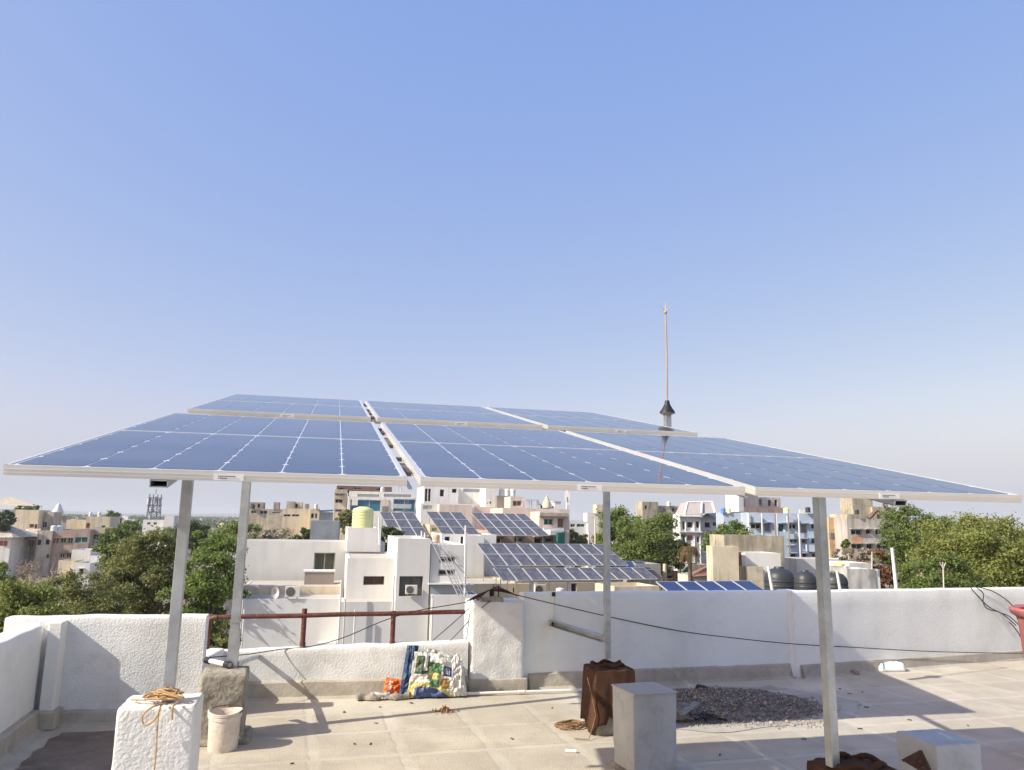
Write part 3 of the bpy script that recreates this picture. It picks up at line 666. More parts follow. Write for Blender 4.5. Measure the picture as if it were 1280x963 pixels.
crumple('sack_sheet', [pl('sack_blue', (.025, .055, .14)), pl('sack_blue_light', (.07, .12, .22))], c+V(-.03, -.01, .01), X, lean, np.cross(X, lean), .14, .43, .07, 22, 48, .02, 12, lambda u, v: (u*(.75)+.42*v, v), lambda u, v: 1 if noise.noise(Vector((u*3, v*5, 3))) > .25 else 0, t)
t, c = sackthing('clear_bag', 'thin translucent grey plastic bag behind the printed sack', 540, 862, 7.22, 'bag')
crumple('bag_sheet', pl('film_grey', (.58, .56, .53)), c+V(-.06, .03, .05), X, lean, np.cross(X, lean), .34, .35, .07, 30, 40, .03, 19, lambda u, v: (u, v*(1.0-.5*u*u)), None, t)
t, c = sackthing('orange_packet', 'crumpled orange plastic packet with white lettering left of the sacks', 479, 862, 7.15, 'packet')
crumple('packet_film', [pl('packet_orange', (.75, .15, .03)), mw], c+V(0, 0, .03), X, lean, np.cross(X, lean), .175, .135, .04, 30, 22, .014, 4, lambda u, v: (u+.12*v, v*(1-.25*u)), lambda u, v: 1 if (.2 < u < .36 and .15 < v < .85 and int(v*22) % 3) else 0, t)
t, c = sackthing('grey_cloth', 'dirty grey rolled cloth lying in front of the orange packet', 443, 873, 6.98, 'cloth')
m_ = MB(); pts = [c+X*(.02+k*.028)+V(0, .0+.015*math.sin(k*.9), .028+.006*math.sin(k*1.7)) for k in range(17)]
m_.tube(pts, [.02+.012*abs(math.sin(k*.8+1)) for k in range(17)], 10); 
for i in range(len(m_.v)): v_ = Vector(m_.v[i]); d = noise.noise(v_*30)*.012; m_.v[i] = (v_.x, v_.y+d, max(.003, v_.z+d))
m_.build('cloth', mat('dirty_cloth', (.33, .29, .25), .95, .4, 12, .006, 60), t)
crumple('cloth_flap', mat('pale_film', (.6, .56, .5), .7, .3, 9, .004, 40), c+V(.15, .02, .01), X, V(-.2, .3, .8), np.cross(X, V(0, .3, .9)), .16, .07, .03, 16, 10, .014, 6, lambda u, v: (u, v), None, t)
# litter of rags in front of the sacks
m_ = MB(); r_ = random.Random(11)
for k in range(16):
    p = F(488+r_.uniform(0, 40), 868+r_.uniform(-2, 3)); a = r_.uniform(0, 3); m_.cbox((p[0], p[1], .002), r_.uniform(.02, .06), .014, r_.uniform(.006, .02), a)
tag(m_.build('litter', mat('pale_litter', (.5, .46, .38), .9, .4, 30)), 'scraps of pale rag and paper lying in front of the sacks', 'litter', kind='stuff')
# PVC pipe on the floor
a, b = F(516, 873), F(731, 866); a[2] = b[2] = .024
m_ = MB(); m_.tube([a+(b-a)*k/10 for k in range(11)], .013, 10); m_.tube([a+(b-a)*.19, a+(b-a)*.215], .017, 10); m_.tube([a+(b-a)*.60, a+(b-a)*.64], .017, 10)
m_.solo('pvc_pipe', m_pvc, 'long thin white PVC pipe lying on the floor along the parapet', 'pipe', V(a[0], a[1], 0))
# dry leaf heap
m_ = MB(); r_ = random.Random(2); c = F(556, 891)
for k in range(90):
    rr = abs(r_.gauss(0, .045)); a = r_.uniform(0, 6.28); p = c+V(math.cos(a)*rr*1.1, math.sin(a)*rr*.7, .008+max(0, .055-rr)*r_.uniform(.3, 1))
    n_ = Vector((r_.gauss(0, 1), r_.gauss(0, 1), r_.gauss(0, 1))).normalized(); u = n_.orthogonal().normalized(); v = n_.cross(u); s_ = r_.uniform(.008, .02)
    m_.quad(p+V(*(u*s_)), p+V(*(v*s_*.6)), p-V(*(u*s_)), p-V(*(v*s_*.6)))
m_.solo('dry_leaf_heap', mat('dry_leaf', (.36, .20, .12), .9, .5, 40), 'small heap of dry brown leaves on the bare floor', 'leaf heap', V(c[0], c[1], 0))
m_ = MB(); c = F(713, 941); m_.tube([c+V(-.035, 0, .012), c+V(.04, -.01, .012)], .011, 8); m_.solo('pipe_offcut', m_pvc, 'short white pipe offcut on the floor in front of the burlap', 'pipe', V(c[0], c[1], 0))
# little floor chips
m_ = MB()
for px, py in ((475, 885), (430, 891), (514, 880), (443, 931), (470, 905), (365, 956), (640, 925), (690, 886), (463, 931), (1137, 901), (1075, 912), (1078, 866), (1083, 885), (1062, 868), (1050, 862), (1210, 908), (1005, 925), (900, 945)):
    p = F(px, py); m_.cbox((p[0], p[1], .004), rnd.uniform(.015, .04), rnd.uniform(.006, .015), rnd.uniform(.004, .01), rnd.uniform(0, 3))
tag(m_.build('floor_chips', mat('dark_chip', (.12, .1, .08), .9, .3)), 'small dark chips scattered over the terrace floor', 'debris', kind='stuff')

# gravel heap
t = thing('gravel_heap', 'dark heap of gravel and rubble in the shade behind the grey pedestal', 'gravel heap', (2.0, 7.0, 0))
hc = V(1.78, 6.98); HX, HY = axes(.20)
def heapz(x, y):
    d = V(x, y)-hc; u = (d@HX[:2])/1.05; v = (d@HY[:2])/.56; r2 = u*u+v*v
    return max(0, .125*(1-r2))*(1+.35*noise.noise(Vector((x*4, y*4, 2))))
m_ = MB(); N = 60; vs = []
for j in range(N+1):
    for i in range(N+1):
        a = hc+HX[:2]*1.1*(2*i/N-1)+HY[:2]*.6*(2*j/N-1); vs.append((a[0], a[1], heapz(a[0], a[1])+.010*noise.noise(Vector((a[0]*20, a[1]*20, 0)))-.004))
m_.add(vs, [(j*(N+1)+i, j*(N+1)+i+1, (j+1)*(N+1)+i+1, (j+1)*(N+1)+i) for j in range(N) for i in range(N)])
m_.build('gravel_bed', mat('gravel_fines', (.25, .22, .19), .95, .4, 12, .01, 90), t, True)
ico = bmesh.new(); bmesh.ops.create_icosphere(ico, subdivisions=1, radius=1); IV = [v.co.copy() for v in ico.verts]; IF = [tuple(v.index for v in f.verts) for f in ico.faces]; ico.free()
def stones(n, fn, s0, s1, seed, name, mts, parent, kind='stuff'):
    r_ = random.Random(seed); vs = []; fs = []; mi = []
    for k in range(n):
        p = fn(r_); 
        if p is None: continue
        s = r_.uniform(s0, s1)*(2 if r_.random() < .05 else 1); e = Matrix.Rotation(r_.uniform(0, 6.3), 3, Vector((r_.gauss(0, 1), r_.gauss(0, 1), r_.gauss(0, 1))).normalized()); sc = (r_.uniform(.7, 1.3), r_.uniform(.6, 1.1), r_.uniform(.4, .9))
        o = len(vs)
        for v in IV:
            q = e @ Vector((v.x*sc[0], v.y*sc[1], v.z*sc[2])); vs.append((p[0]+q.x*s, p[1]+q.y*s, max(p[2]+q.z*s, .001)))
        fs += [(a+o, b+o, c+o) for a, b, c in IF]; mi += [r_.randrange(len(mts))]*20
    m_ = MB(); m_.v = vs; m_.f = fs; m_.m = mi; o = m_.build(name, mts, parent); o['kind'] = kind; return o
def hp(r_):
    u, v = r_.gauss(0, .55), r_.gauss(0, .55)
    if u*u+v*v > 1.25: return None
    a = hc+HX[:2]*1.05*u+HY[:2]*.56*v; return (a[0], a[1], heapz(a[0], a[1])+.004)
sm = [mat('stone_dark', (.18, .165, .15), .9, .3, 20), mat('stone_grey', (.30, .28, .25), .9, .3, 20), mat('stone_brown', (.22, .15, .11), .9, .3, 20), mat('stone_pale', (.42, .38, .32), .9, .3, 20)]
stones(6500, hp, .004, .012, 1, 'gravel_stones', sm[:3]+sm[:2]+[sm[3]], t)
def fringe(r_):
    p = F(855+r_.uniform(0, 1)**1.0*175, 903-r_.uniform(-6, 4)+r_.gauss(0, 2)); return (p[0], p[1], .006)
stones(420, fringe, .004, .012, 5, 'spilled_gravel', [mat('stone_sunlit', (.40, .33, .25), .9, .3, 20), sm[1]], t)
# things lying on the heap
a, b = at(857, 897, 6.6), at(868, 880, 6.9); a[2] = heapz(*a[:2])+.02; b[2] = heapz(*b[:2])+.05
a = F(848, 893, .08); b = F(866, 881, .11)
d_ = b-a; L_ = np.linalg.norm(d_); d_ /= L_; s_ = np.cross(d_, V(0, 0, 1)); m_ = MB(); m_.box(a, d_*L_*1.1, s_*.05, V(0, 0, .02)); m_.solo('wood_plank', mat('grey_wood', (.30, .30, .28), .9, .25, 8), 'short grey plank lying on the gravel heap', 'plank', a)
p = F(876, 866, .09); m_ = MB(); m_.tube([p+V(-.03, .02, .03), p+V(.03, -.02, .02), p+V(.06, -.05, .015)], [.04, .045, .036], 12); m_.tube([p+V(.06, -.05, .012), p+V(.075, -.065, .01)], [.03, .026], 10); m_.solo('black_can', m_black, 'small black plastic can on top of the gravel heap', 'can', p-V(0, 0, .03))
t, c = sackthing('dirty_bag', 'dirty grey plastic bag at the near left foot of the gravel heap', 843, 905, 6.35, 'bag'); c = F(838, 905)
crumple('bag_sheet', mat('dirty_grey_film', (.30, .27, .25), .8, .4, 7, .004, 40, dirt=(.2, .1, .06), dirt_amt=.5), V(c[0], c[1], .01), X, V(Yv[0]*.6, Yv[1]*.6, .5), V(0, -.6, .8), .26, .20, .10, 26, 20, .03, 33, lambda u, v: (u, v), None, t)
m_ = MB(); r_ = random.Random(9)
for k in range(7):
    c = F(875+k*4+r_.uniform(-3, 3), 902, .02); m_.tube(ropeline([c+V(r_.uniform(-.08, .08), r_.uniform(-.05, .05), r_.uniform(0, .06)) for _ in range(5)], 0), .004, 5)
p = F(885, 900); m_.solo('black_wire_scraps', m_wire, 'tangled black wire scraps at the foot of the gravel heap', 'wire scraps', V(p[0], p[1], 0))
# drain spout
p = F(958, 848); m_ = MB(); c_ = V(p[0]-.02, p[1]+.0, .055)
m_.tube([c_+V(-.02, .22, .0), c_+V(-.005, .06, 0), c_+V(.0, -.02, -.002)], .048, 14, cap=False); m_.tube([c_+V(-.02, .22, 0), c_+V(-.005, .06, 0), c_+V(.0, -.018, -.002)], .040, 14, 1)
m_.solo('drain_pipe', [mat('grey_pvc', (.42, .43, .44), .6, .2), m_dark], 'grey drain pipe stub lying at the foot of the shaded parapet', 'pipe', V(p[0], p[1], 0))
for i, (px, py, s_) in enumerate(((938, 846, .09), (975, 843, .11))):
    q = F(px, py); tt = thing('mortar_lump', ('lump of grey mortar left of the drain pipe', 'larger lump of grey mortar right of the drain pipe')[i], 'mortar lump', (q[0], q[1], 0)); rough_block('lump', q[:2], s_*1.6, s_, 0, s_*.5, .3, m_skirt, tt, .4, .02, .02, i+3, .02)
# white foam block
p = F(1117, 841); tt = thing('foam_block', 'white foam block with rounded ends lying at the right parapet', 'foam block', (p[0], p[1]+.08, 0))
rough_block('foam', V(p[0], p[1]+.1), .30, .15, .0, .095, .15, mat('white_foam', (.88, .88, .86), .8, .03), tt, .12, .03, .006, 2, .03)
p = F(1062, 843); tt = thing('cement_chunks', 'grey broken cement chunks at the foot of the wall behind the right post', 'rubble', (p[0], p[1], 0)); rough_block('chunk', V(p[0]-.05, p[1]), .09, .07, 0, .05, .3, m_skirt, tt, .2, .02, .015, 5, .01); rough_block('chunk', V(p[0]+.07, p[1]-.01), .06, .05, 0, .04, .9, m_conc, tt, .2, .02, .012, 6, .01)

# wires
def onw(px, py, a, b, off=.012):
    a3, b3 = V(a[0], a[1], 0), V(b[0], b[1], 0); d = b3-a3; n_ = V(d[1], -d[0], 0)/np.linalg.norm(d); q = a3+n_*off; r_ = ray(px, py); return CAMP+r_*(((q-CAMP)@n_)/(r_@n_))
def cable(pts, r, name, label, m=m_wire, cat='cable'):
    m_ = MB(); P = ropeline(pts, 0, sub=8); m_.tube(P, r, 5); return m_.solo(name, m, label, cat, P[-1])
cable([at(642, 743, 7.5), at(700, 757, 7.55), at(770, 773, 7.8), at(850, 789, 8.0), at(920, 798, 7.95), onw(990, 805, SW0, SW1, .10), onw(1060, 809, RW0, RW1, .03), onw(1150, 814, RW0, RW1, .035), onw(1220, 816, RW0, RW1, .05), onw(1290, 817, RW0, RW1, .06)], .0045, 'black_cable', 'long black cable sagging across the shaded rear parapet to the right')
cable([at(583, 753, 7.38), at(560, 757, 7.36), at(520, 764, 7.30), at(480, 776, 7.26), at(430, 797, 7.22), F(390, 808, .425), F(350, 812, .412), F(318, 817, .407), F(300, 819, .41), F(262, 822, .43)], .0042, 'black_cable', 'black cable running from the pillar top down to the left rear post')
for i, pts in enumerate(([(1212, 733), (1222, 745), (1235, 758), (1250, 766), (1262, 771), (1276, 784)], [(1220, 734), (1229, 742), (1229, 752), (1234, 761), (1252, 767), (1270, 782)], [(1222, 734), (1240, 739), (1258, 750), (1270, 762)], [(1262, 778), (1270, 787), (1276, 797)])):
    cable([onw(x, y, RW0, RW1, .015+.012*j) for j, (x, y) in enumerate(pts)], .006, 'loose_cable', ('black cable hanging from the right parapet top, lowest loop', 'black cable with a small bend hanging over the right parapet', 'uppermost black cable leading off the right parapet top', 'short stray cable end beside the red drum')[i])
for i, (a, b) in enumerate((((606, 742), (535, 806)), ((600, 760), (558, 806)))):
    p0, p1 = at(*a, 7.50), at(*b, 7.42); cable([p0, (p0+p1)/2+V(0, 0, -.01), p1], .0045, 'stay_wire', ('thin stay wire slanting from the pillar top down past the railing, upper one', 'lower stay wire slanting steeply beside the pillar')[i], mat('grey_wire', (.12, .11, .1), .6), 'wire')
# PVC earthing pipe on the parapet over the strut plate
a, b = at(692, 744, 7.66), at(691.5, 780, 7.66)
t = thing('earthing_pipe', 'short white pipe with black ends on the shaded parapet above the strut plate', 'pipe', b)
m_ = MB(); m_.tube([a, b], .011, 8); m_.build('pipe_tube', m_pvc, t)
for q in (a, b): m_ = MB(); m_.tube([q+V(0, 0, .028), q-V(0, 0, .012)], .018, 8); m_.build('pipe_cap', m_black, t)
m_ = MB(); m_.tube([a+V(0, 0, .02), a+V(-.04, .03, .022)], .010, 8); m_.build('elbow', m_pvc, t)
# white coupling on the concrete pedestal
a, b = at(257, 834, 6.0), at(287, 834, 5.82); a[2] = b[2] = .49
t = thing('pipe_coupling', 'white pipe coupling with black ends lying on the concrete pedestal', 'pipe coupling', (a+b)/2-V(0, 0, .03)); m_ = MB(); m_.tube([a, b], .018, 10); m_.build('coupling_tube', m_pvc, t)
for q, e in ((a, 1), (b, -1)): m_ = MB(); m_.tube([q, q+(b-a)*.18*e], .024, 10); m_.build('coupling_end', m_black, t)

# red drum at the right edge
rc = V(3.845, 5.35); t = thing('red_drum', 'dusty red plastic drum with rolled rim at the right edge', 'drum', (rc[0], rc[1], 0))
zt = at(1265, 765, 5.3)[2]
m_ = MB(); m_.lathe(V(rc[0], rc[1], 0), [(.27, .0), (.28, .02), (.335, zt-.10), (.345, zt-.05), (.375, zt-.03), (.385, zt), (.365, zt+.015), (.33, zt+.0), (.325, zt-.1), (.26, .05), (0, .04)], 40)
m_.build('drum_shell', mat('dusty_red_plastic', (.40, .12, .105), .6, .15, 4, dirt=(.5, .3, .25), dirt_amt=.4), t)

# ================================================================== THE TOWN
m_ground = mat('town_ground', (.20, .18, .13), .95, .35, .02, dirt=(.08, .10, .045), dirt_amt=.8)
mb = MB(); N = 48; R = 9000.
vs = [(0, 0, G-.02)]+[(math.cos(2*math.pi*k/N)*R, math.sin(2*math.pi*k/N)*R, G-.02) for k in range(N)]
mb.add(vs, [(0, k+1, (k+1) % N+1) for k in range(N)]); tag(mb.build('ground', m_ground), kind='structure')
# low far hills
mb = MB(); vs = []; N = 120
for k in range(N+1):
    a = math.radians(-60+120*k/N); h = 14+22*max(0, noise.noise(Vector((k*.13, 3, 1)))+.4); 
    for r_, z in ((6500, G-.5), (7000, G+h), (7900, G-.5)): vs.append((math.sin(a)*r_, math.cos(a)*r_, z))
for k in range(N):
    for j in range(2): i = k*3+j; mb.add([], []); mb.f.append((i, i+3, i+4, i+1)); mb.m.append(0)
mb.v = vs; tag(mb.build('hills', mat('hill_scrub', (.10, .11, .07), .95, .3, .003)), kind='structure')

c_white = mat('town_white', (.74, .73, .71), .9, .10, .25, streak=.22, dirt=(.5, .47, .42), dirt_amt=.25)
c_grey = mat('town_warm_white', (.70, .69, .665), .9, .08, .2, streak=.10, dirt=(.52, .50, .46), dirt_amt=.22)
c_cream = mat('town_cream', (.68, .58, .42), .9, .16, .3, streak=.25)
c_beige = mat('town_beige', (.50, .45, .37), .9, .25, .35, streak=.45, dirt=(.2, .17, .13), dirt_amt=.35)
c_pink = mat('town_brown_pink', (.42, .33, .28), .9, .3, .4, streak=.4)
c_pale = mat('town_pale_pink', (.66, .56, .50), .9, .12, .3, streak=.2)
c_blue = mat('town_blue_white', (.42, .49, .60), .9, .10, .3, streak=.15)
c_conc = mat('town_stained_concrete', (.48, .43, .33), .95, .35, .6, streak=.6, dirt=(.16, .13, .09), dirt_amt=.5)
c_dark = mat('town_dark_concrete', (.26, .24, .22), .95, .3, .5, streak=.4)
c_brown = mat('town_brown', (.20, .12, .09), .9, .2, .5)
c_red = mat('town_red', (.42, .12, .08), .9, .2, .5)
c_glass = mat('window_glass', (.022, .024, .03), .5, .3, 2, spec=.25)
c_teal = mat('teal_shade', (.01, .12, .11), .8, .2, 1)
c_green = mat('green_net', (.012, .13, .10), .8, .2, 1)
c_bglass = mat('blue_glass', (.03, .15, .26), .12, .2, 1, spec=.7)
c_frame = mat('window_frame', (.55, .53, .50), .7, .1)
c_bframe = mat('brown_window_frame', (.10, .05, .035), .7, .1)
c_sheet = mat('corrugated_sheet', (.32, .35, .37), .6, .2, .8, metal=.3, streak=.2)
c_yellow = mat('yellow_tank', (.70, .72, .36), .5, .08, 1)
c_btank = mat('black_tank', (.04, .045, .05), .45, .2, 1)
c_floor = mat('roof_cement', (.50, .46, .40), .95, .2, .4)
c_tileroof = mat('red_roof', (.28, .15, .11), .9, .3, 1)

AB = .2292
class Bld:
    def __init__(s, name, label, px, Y, cat='building', group=None, az=AB):
        p = at(px, 645, Y); s.T = thing(name, label, cat, (p[0], p[1], G), group); s.az = az
    def plane(s, x0, ym, Y):
        s.O = at(x0, ym, Y); s.U, s.Vv = axes(s.az); s.N = -s.Vv; return s
    def hit(s, px, py):
        d = ray(px, py); t = ((s.O-CAMP)@s.N)/(d@s.N); q = CAMP+d*t; return (q-s.O)@s.U, q[2]
    def vol(s, x0, x1, yt, yb, Y, D, m, wins=(), part='wall', par=.7, roof=c_floor, pane=c_glass, frame=c_frame, shade=False, az=None, lwins=(), depth=.22):
        if az is not None: s.az = az
        if x0 > 700: D = min(D, 2.6)
        ym = (yt+(yb or yt+20))/2; s.plane(x0, ym, Y)
        W = s.hit(x1, ym)[0]; z1 = s.hit((x0+x1)/2, yt)[1]; z0 = s.hit((x0+x1)/2, yb)[1] if yb else G
        U, B = s.U, s.Vv; O = V(s.O[0], s.O[1], 0); hs = []
        for wdef in wins:
            xa, xb, ya, yb_ = wdef[:4]; u0, zt = s.hit(xa, ya); u1, zb = s.hit(xb, yb_); u0, u1 = max(u0, .05), min(u1, W-.05)
            zt = min(zt, z1-.05); zb = max(zb, z0+.02)
            if u1-u0 > .1 and zt-zb > .1: hs.append((u0, u1, zb, zt, wdef[4] if len(wdef) > 4 else None))
        mb = MB(); wallgrid(mb, O, U, s.N, W, z0, z1, hs, depth)
        A = V(0, 0, 0); t = .18; par = min(par, (z1-z0)*.5)
        P = lambda u, v, z: V(O[0]+U[0]*u+B[0]*v, O[1]+U[1]*u+B[1]*v, z)
        lh = [(max(.1, D-a*D-b*D), D-a*D, z0+(z1-z0)*c, z0+(z1-z0)*d) for a, b, c, d in lwins]
        wallgrid(mb, P(0, D, 0), -B, -U, D, z0, z1, lh, depth)
        mb.quad(P(W, 0, z0), P(W, D, z0), P(W, D, z1), P(W, 0, z1)); mb.quad(P(W, D, z0), P(0, D, z0), P(0, D, z1), P(W, D, z1))
        if z0 > G+.1: mb.quad(P(0, 0, z0), P(0, D, z0), P(W, D, z0), P(W, 0, z0))
        # parapet ring and sunk roof
        o_ = [(0, 0), (W, 0), (W, D), (0, D)]; i_ = [(t, t), (W-t, t), (W-t, D-t), (t, D-t)]
        for k in range(4):
            a, b = o_[k], o_[(k+1) % 4]; c, d = i_[(k+1) % 4], i_[k]
            mb.quad(P(*a, z1), P(*b, z1), P(*c, z1), P(*d, z1)); mb.quad(P(*d, z1), P(*c, z1), P(*c, z1-par), P(*d, z1-par))
        o = mb.build(part, m, s.T)
        mb = MB(); mb.quad(*[P(*q, z1-par) for q in i_]); mb.build('roof', roof, s.T)
        for u0, u1, zb, zt, pm in hs:
            w_ = u1-u0; h_ = zt-zb; f = min(.07, w_*.08); m2 = MB(); q = P(u0, depth*.75, zb); e = .002
            for (a, b, c, d) in ((e, f, e, h_-e), (w_-f, w_-e, e, h_-e), (f, w_-f, e, f), (f, w_-f, h_-f, h_-e)): m2.box(q+U*a+V(0, 0, c), U*(b-a), B*.05, V(0, 0, d-c))
            if w_ > .8: m2.box(q+U*(w_/2-f/2)+V(0, 0, f), U*f, B*.05, V(0, 0, h_-2*f))
            wo = m2.build('window', frame, s.T)
            m3 = MB(); m3.quad(P(u0, depth*.95, zb), P(u1, depth*.95, zb), P(u1, depth*.95, zt), P(u0, depth*.95, zt)); m3.build('pane', pm or pane, wo)
            if shade: m4 = MB(); m4.box(P(u0-.15, -.45, zt+.04), U*(w_+.3), B*.45, V(0, 0, .07)); m4.build('sunshade', m, s.T)
        s.W, s.z0, s.z1, s.D = W, z0, z1, D; return s
    def bx(s, part, x0, x1, yt, yb, m, off=0., D=.3):     # box standing proud of the current front plane (off > 0 towards the camera)
        O2 = s.O.copy(); s.O = s.O+s.N*off
        u0, zt = s.hit(x0, yt); u1, zb = s.hit(x1, yb); 
        q = V(s.O[0]+s.U[0]*u0, s.O[1]+s.U[1]*u0, zb); m2 = MB(); m2.box(q, s.U*(u1-u0), s.Vv*D, V(0, 0, zt-zb)); o = m2.build(part, m, s.T); s.O = O2; return o
def pixtank(name, label, px, yt, yb, w_px, Y, m, group=None, ribs=4):
    a, b = at(px, yt, Y), at(px, yb, Y); r = w_px/FPX*Y/2; h = a[2]-b[2]; prof = [(r*.97, 0)]
    for k in range(ribs): z = h*.86*k/ribs; dz = h*.86/ribs; prof += [(r, z+dz*.12), (r, z+dz*.8), (r*.965, z+dz*.9), (r*.965, z+dz)]
    prof += [(r*.9, h*.9), (r*.45, h*.98), (r*.4, h), (0, h)]
    m_ = MB(); m_.lathe(V(b[0], b[1], b[2]), prof, 20); return m_.solo(name, m, label, 'water tank', b, group)
def pole(name, label, x0, y0, x1, y1, Y, r, m, cat='pole', extra=None):
    a, b = at(x0, y0, Y), at(x1, y1, Y); m_ = MB(); m_.tube([V(a[0], a[1], G) if a[2] < b[2]-8 else a, b], [r*1.2, r], 8)
    if extra:
        for (dx, dz) in extra: m_.tube([b, b+V(dx, 0, dz)], r*.7, 6)
    return m_.solo(name, m, label, cat, a)

# ---- the white house in the middle distance
c_w = c_grey
B = Bld('white_house', 'large modern white house with stepped flat roofs and a yellow tank on top', 380, 46, 'house')
B.vol(284, 481, 677, None, 48, 4, c_w, [(393, 418, 691, 714, mat('view_through_opening', (.15, .16, .11), .9, .5, 1.5))], depth=.5)  # flat pane coloured like the greenery and concrete seen through the opening
B.vol(434, 476, 660, 690, 47.9, 6, c_w, par=.15)
B.bx('wall_panel', 381, 417, 715.5, 731.5, mat('taupe_panel', (.28, .23, .20), .9, .1), 1.8, 1.0); B.bx('ledge', 379, 419, 713.5, 715.4, c_w, 1.85, 1.2)
B.vol(434, 495, 698, None, 42, 5.2, c_w, [(454.5, 480, 720.5, 731.5)], frame=c_bframe, pane=mat('dim_glass', (.05, .035, .03), .3, .3), par=.05)
B.vol(497, 538, 673.5, None, 40.8, 7, c_w, [(499.5, 528, 720.5, 745.5)], frame=c_bframe, pane=mat('grey_glass', (.10, .11, .11), .15, .3, spec=.6), par=.25)
# ac unit inside the window
def acunit(label, px, py, wpx, hpx, Y, az=AB, grp='outdoor air conditioner units'):
    p = at(px, py, Y); w_ = wpx/FPX*Y; h_ = hpx/FPX*Y; U, B_ = axes(az); t = thing('ac_unit', label, 'air conditioner', p, grp)
    m_ = MB(); m_.box(V(*p), U*w_, B_*w_*.4, V(0, 0, h_)); bevel(m_.build('casing', mat('ac_white', (.66, .64, .58), .6, .1), t), .01)
    m_ = MB(); c_ = V(*p)+U*w_*.36+V(0, 0, h_*.5)-B_*.012; r = h_*.42; n = 16
    vs = [c_+U*math.cos(2*math.pi*k/n)*r+V(0, 0, math.sin(2*math.pi*k/n)*r) for k in range(n)]; m_.add(vs+[v+B_*.012 for v in vs], [tuple(range(n))]+[(k, k+n, (k+1) % n+n, (k+1) % n) for k in range(n)]); m_.build('fan_grille', mat('fan_dark', (.13, .12, .11), .7, .2), t)
    for sx in (.1, .8): m_ = MB(); m_.box(V(*p)+U*w_*sx-V(0, 0, .06), U*.06, B_*w_*.4, V(0, 0, .06)); m_.build('foot', c_dark, t)
acunit('outdoor air conditioner hanging in the brown framed window of the white house', 507, 743, 14, 10.5, 40.6)
B.vol(538.5, 584, 681, None, 41.35, 8, c_w, [(549, 569, 696, 703.5), (548, 569, 712, 720)], frame=c_frame, pane=mat('grille_dark', (.06, .06, .06), .6, .3), par=.1)
B.vol(583.5, 650, 682, 760, 60.5, 4, c_w, [(594.5, 614.5, 716, 724.5)], pane=mat('grey_glass2', (.08, .09, .09), .2, .3))
B.vol(303, 426, 733, 752, 43.6, 4, c_cream, par=.02)
B.vol(301, 426, 749, None, 41.2, 2.2, c_w, par=.05)
B.vol(426, 541, 752, None, 40.4, 2.0, c_w, par=.05)
B.vol(539, 600, 744, None, 40.9, 2.2, c_w, par=.05)
acunit('outdoor air conditioner on the low terrace of the white house', 356, 747, 17, 13, 41.6)
t = thing('satellite_dish', 'small grey satellite dish seen edge on beside the terrace air conditioner', 'satellite dish', at(345, 749, 41.8)); m_ = MB(); c_ = at(345, 741, 41.8); n = 18; vs = [c_]+[c_+V(math.cos(2*math.pi*k/n)*.20, -.12, math.sin(2*math.pi*k/n)*.30) for k in range(n)]; m_.add(vs, [(0, k+1, (k+1) % n+1) for k in range(n)]); o = m_.build('dish', c_frame, t); s_ = o.modifiers.new('t', 'SOLIDIFY'); s_.thickness = .02
m_ = MB(); m_.tube([c_, at(345, 749, 41.8)], .02, 6); m_.build('dish_stand', c_dark, t)
for (x0, x1, yt, yb) in ((397, 420, 804, 810), (503, 529, 797, 803)):
    B.plane(301, 780, 41.2); B.bx('sunshade', x0, x1, yt, yb, c_w, .7 if x0 < 450 else 1.4, .7); B.bx('window_slot', x0+4, x1-4, yb, yb+3, c_glass, .08 if x0 < 450 else .9, .1)
B.plane(426, 760, 40.4)
for (x, yt, yb, m) in ((427, 725, 812, c_white), (431.5, 752, 812, c_frame), (492.5, 720, 765, c_white), (444, 762, 812, c_white), (540.8, 748, 812, c_white), (305.5, 762, 812, c_white), (304, 750, 812, c_frame)):
    a, b = at(x, yt, 40.0), at(x, yb, 40.0); m_ = MB(); m_.tube([V(a[0], a[1], b[2]), V(a[0], a[1], a[2])], .045, 8); m_.build('drain_pipe', m, B.T)
m_ = MB(); m_.tube([at(434, 754, 41.6), at(492, 752.5, 41.9)], .045, 6); m_.build('drain_pipe', c_frame, B.T)
m_ = MB(); m_.tube([at(434, 757, 41.6), at(492, 756, 41.9)], .045, 6); m_.build('drain_pipe', c_frame, B.T)
B.plane(540, 735, 41.3); B.bx('awning', 538, 584, 731, 744, mat('grey_fibre_awning', (.28, .31, .34), .6, .2, 1), .05, 1.6)
B.bx('awning_edge', 536, 592, 729.4, 731, c_white, .3, .5)
# ladder leaning on the white house
t = thing('steel_ladder', 'grey steel ladder stairs slanting down the white house wall', 'ladder', at(576, 745, 42.3))
for dx in (0, 5.5, 9, 14):
    m_ = MB(); m_.tube([at(539+dx, 676, 41.2), at(573+dx*.9, 745, 39.9)], .035 if dx in (0,) else .02, 6); m_.build('side_rail', mat('ladder_steel', (.26, .27, .29), .6, .15), t)
for k in range(14):
    f = (k+.5)/14; a = at(539+34*f, 676+69*f, 41.2-1.3*f); b = at(548+33*f, 676+69*f, 41.2-1.3*f); m_ = MB(); m_.tube([a, b], .015, 5); m_.build('rung', MATS['ladder_steel'], t)
pixtank('yellow_water_tank', 'pale yellow ribbed water tank on top of the white house', 453, 633.5, 660.5, 26, 50, c_yellow, ribs=6)
pole('mast_pole', 'thin white mast rising beside the stepped wall of the white house', 474, 681, 473.5, 647, 47.5, .045, c_white)
pole('mast_pole', 'white pipe mast in front of the second far solar array', 581, 745, 582, 657, 41.0, .05, c_white)
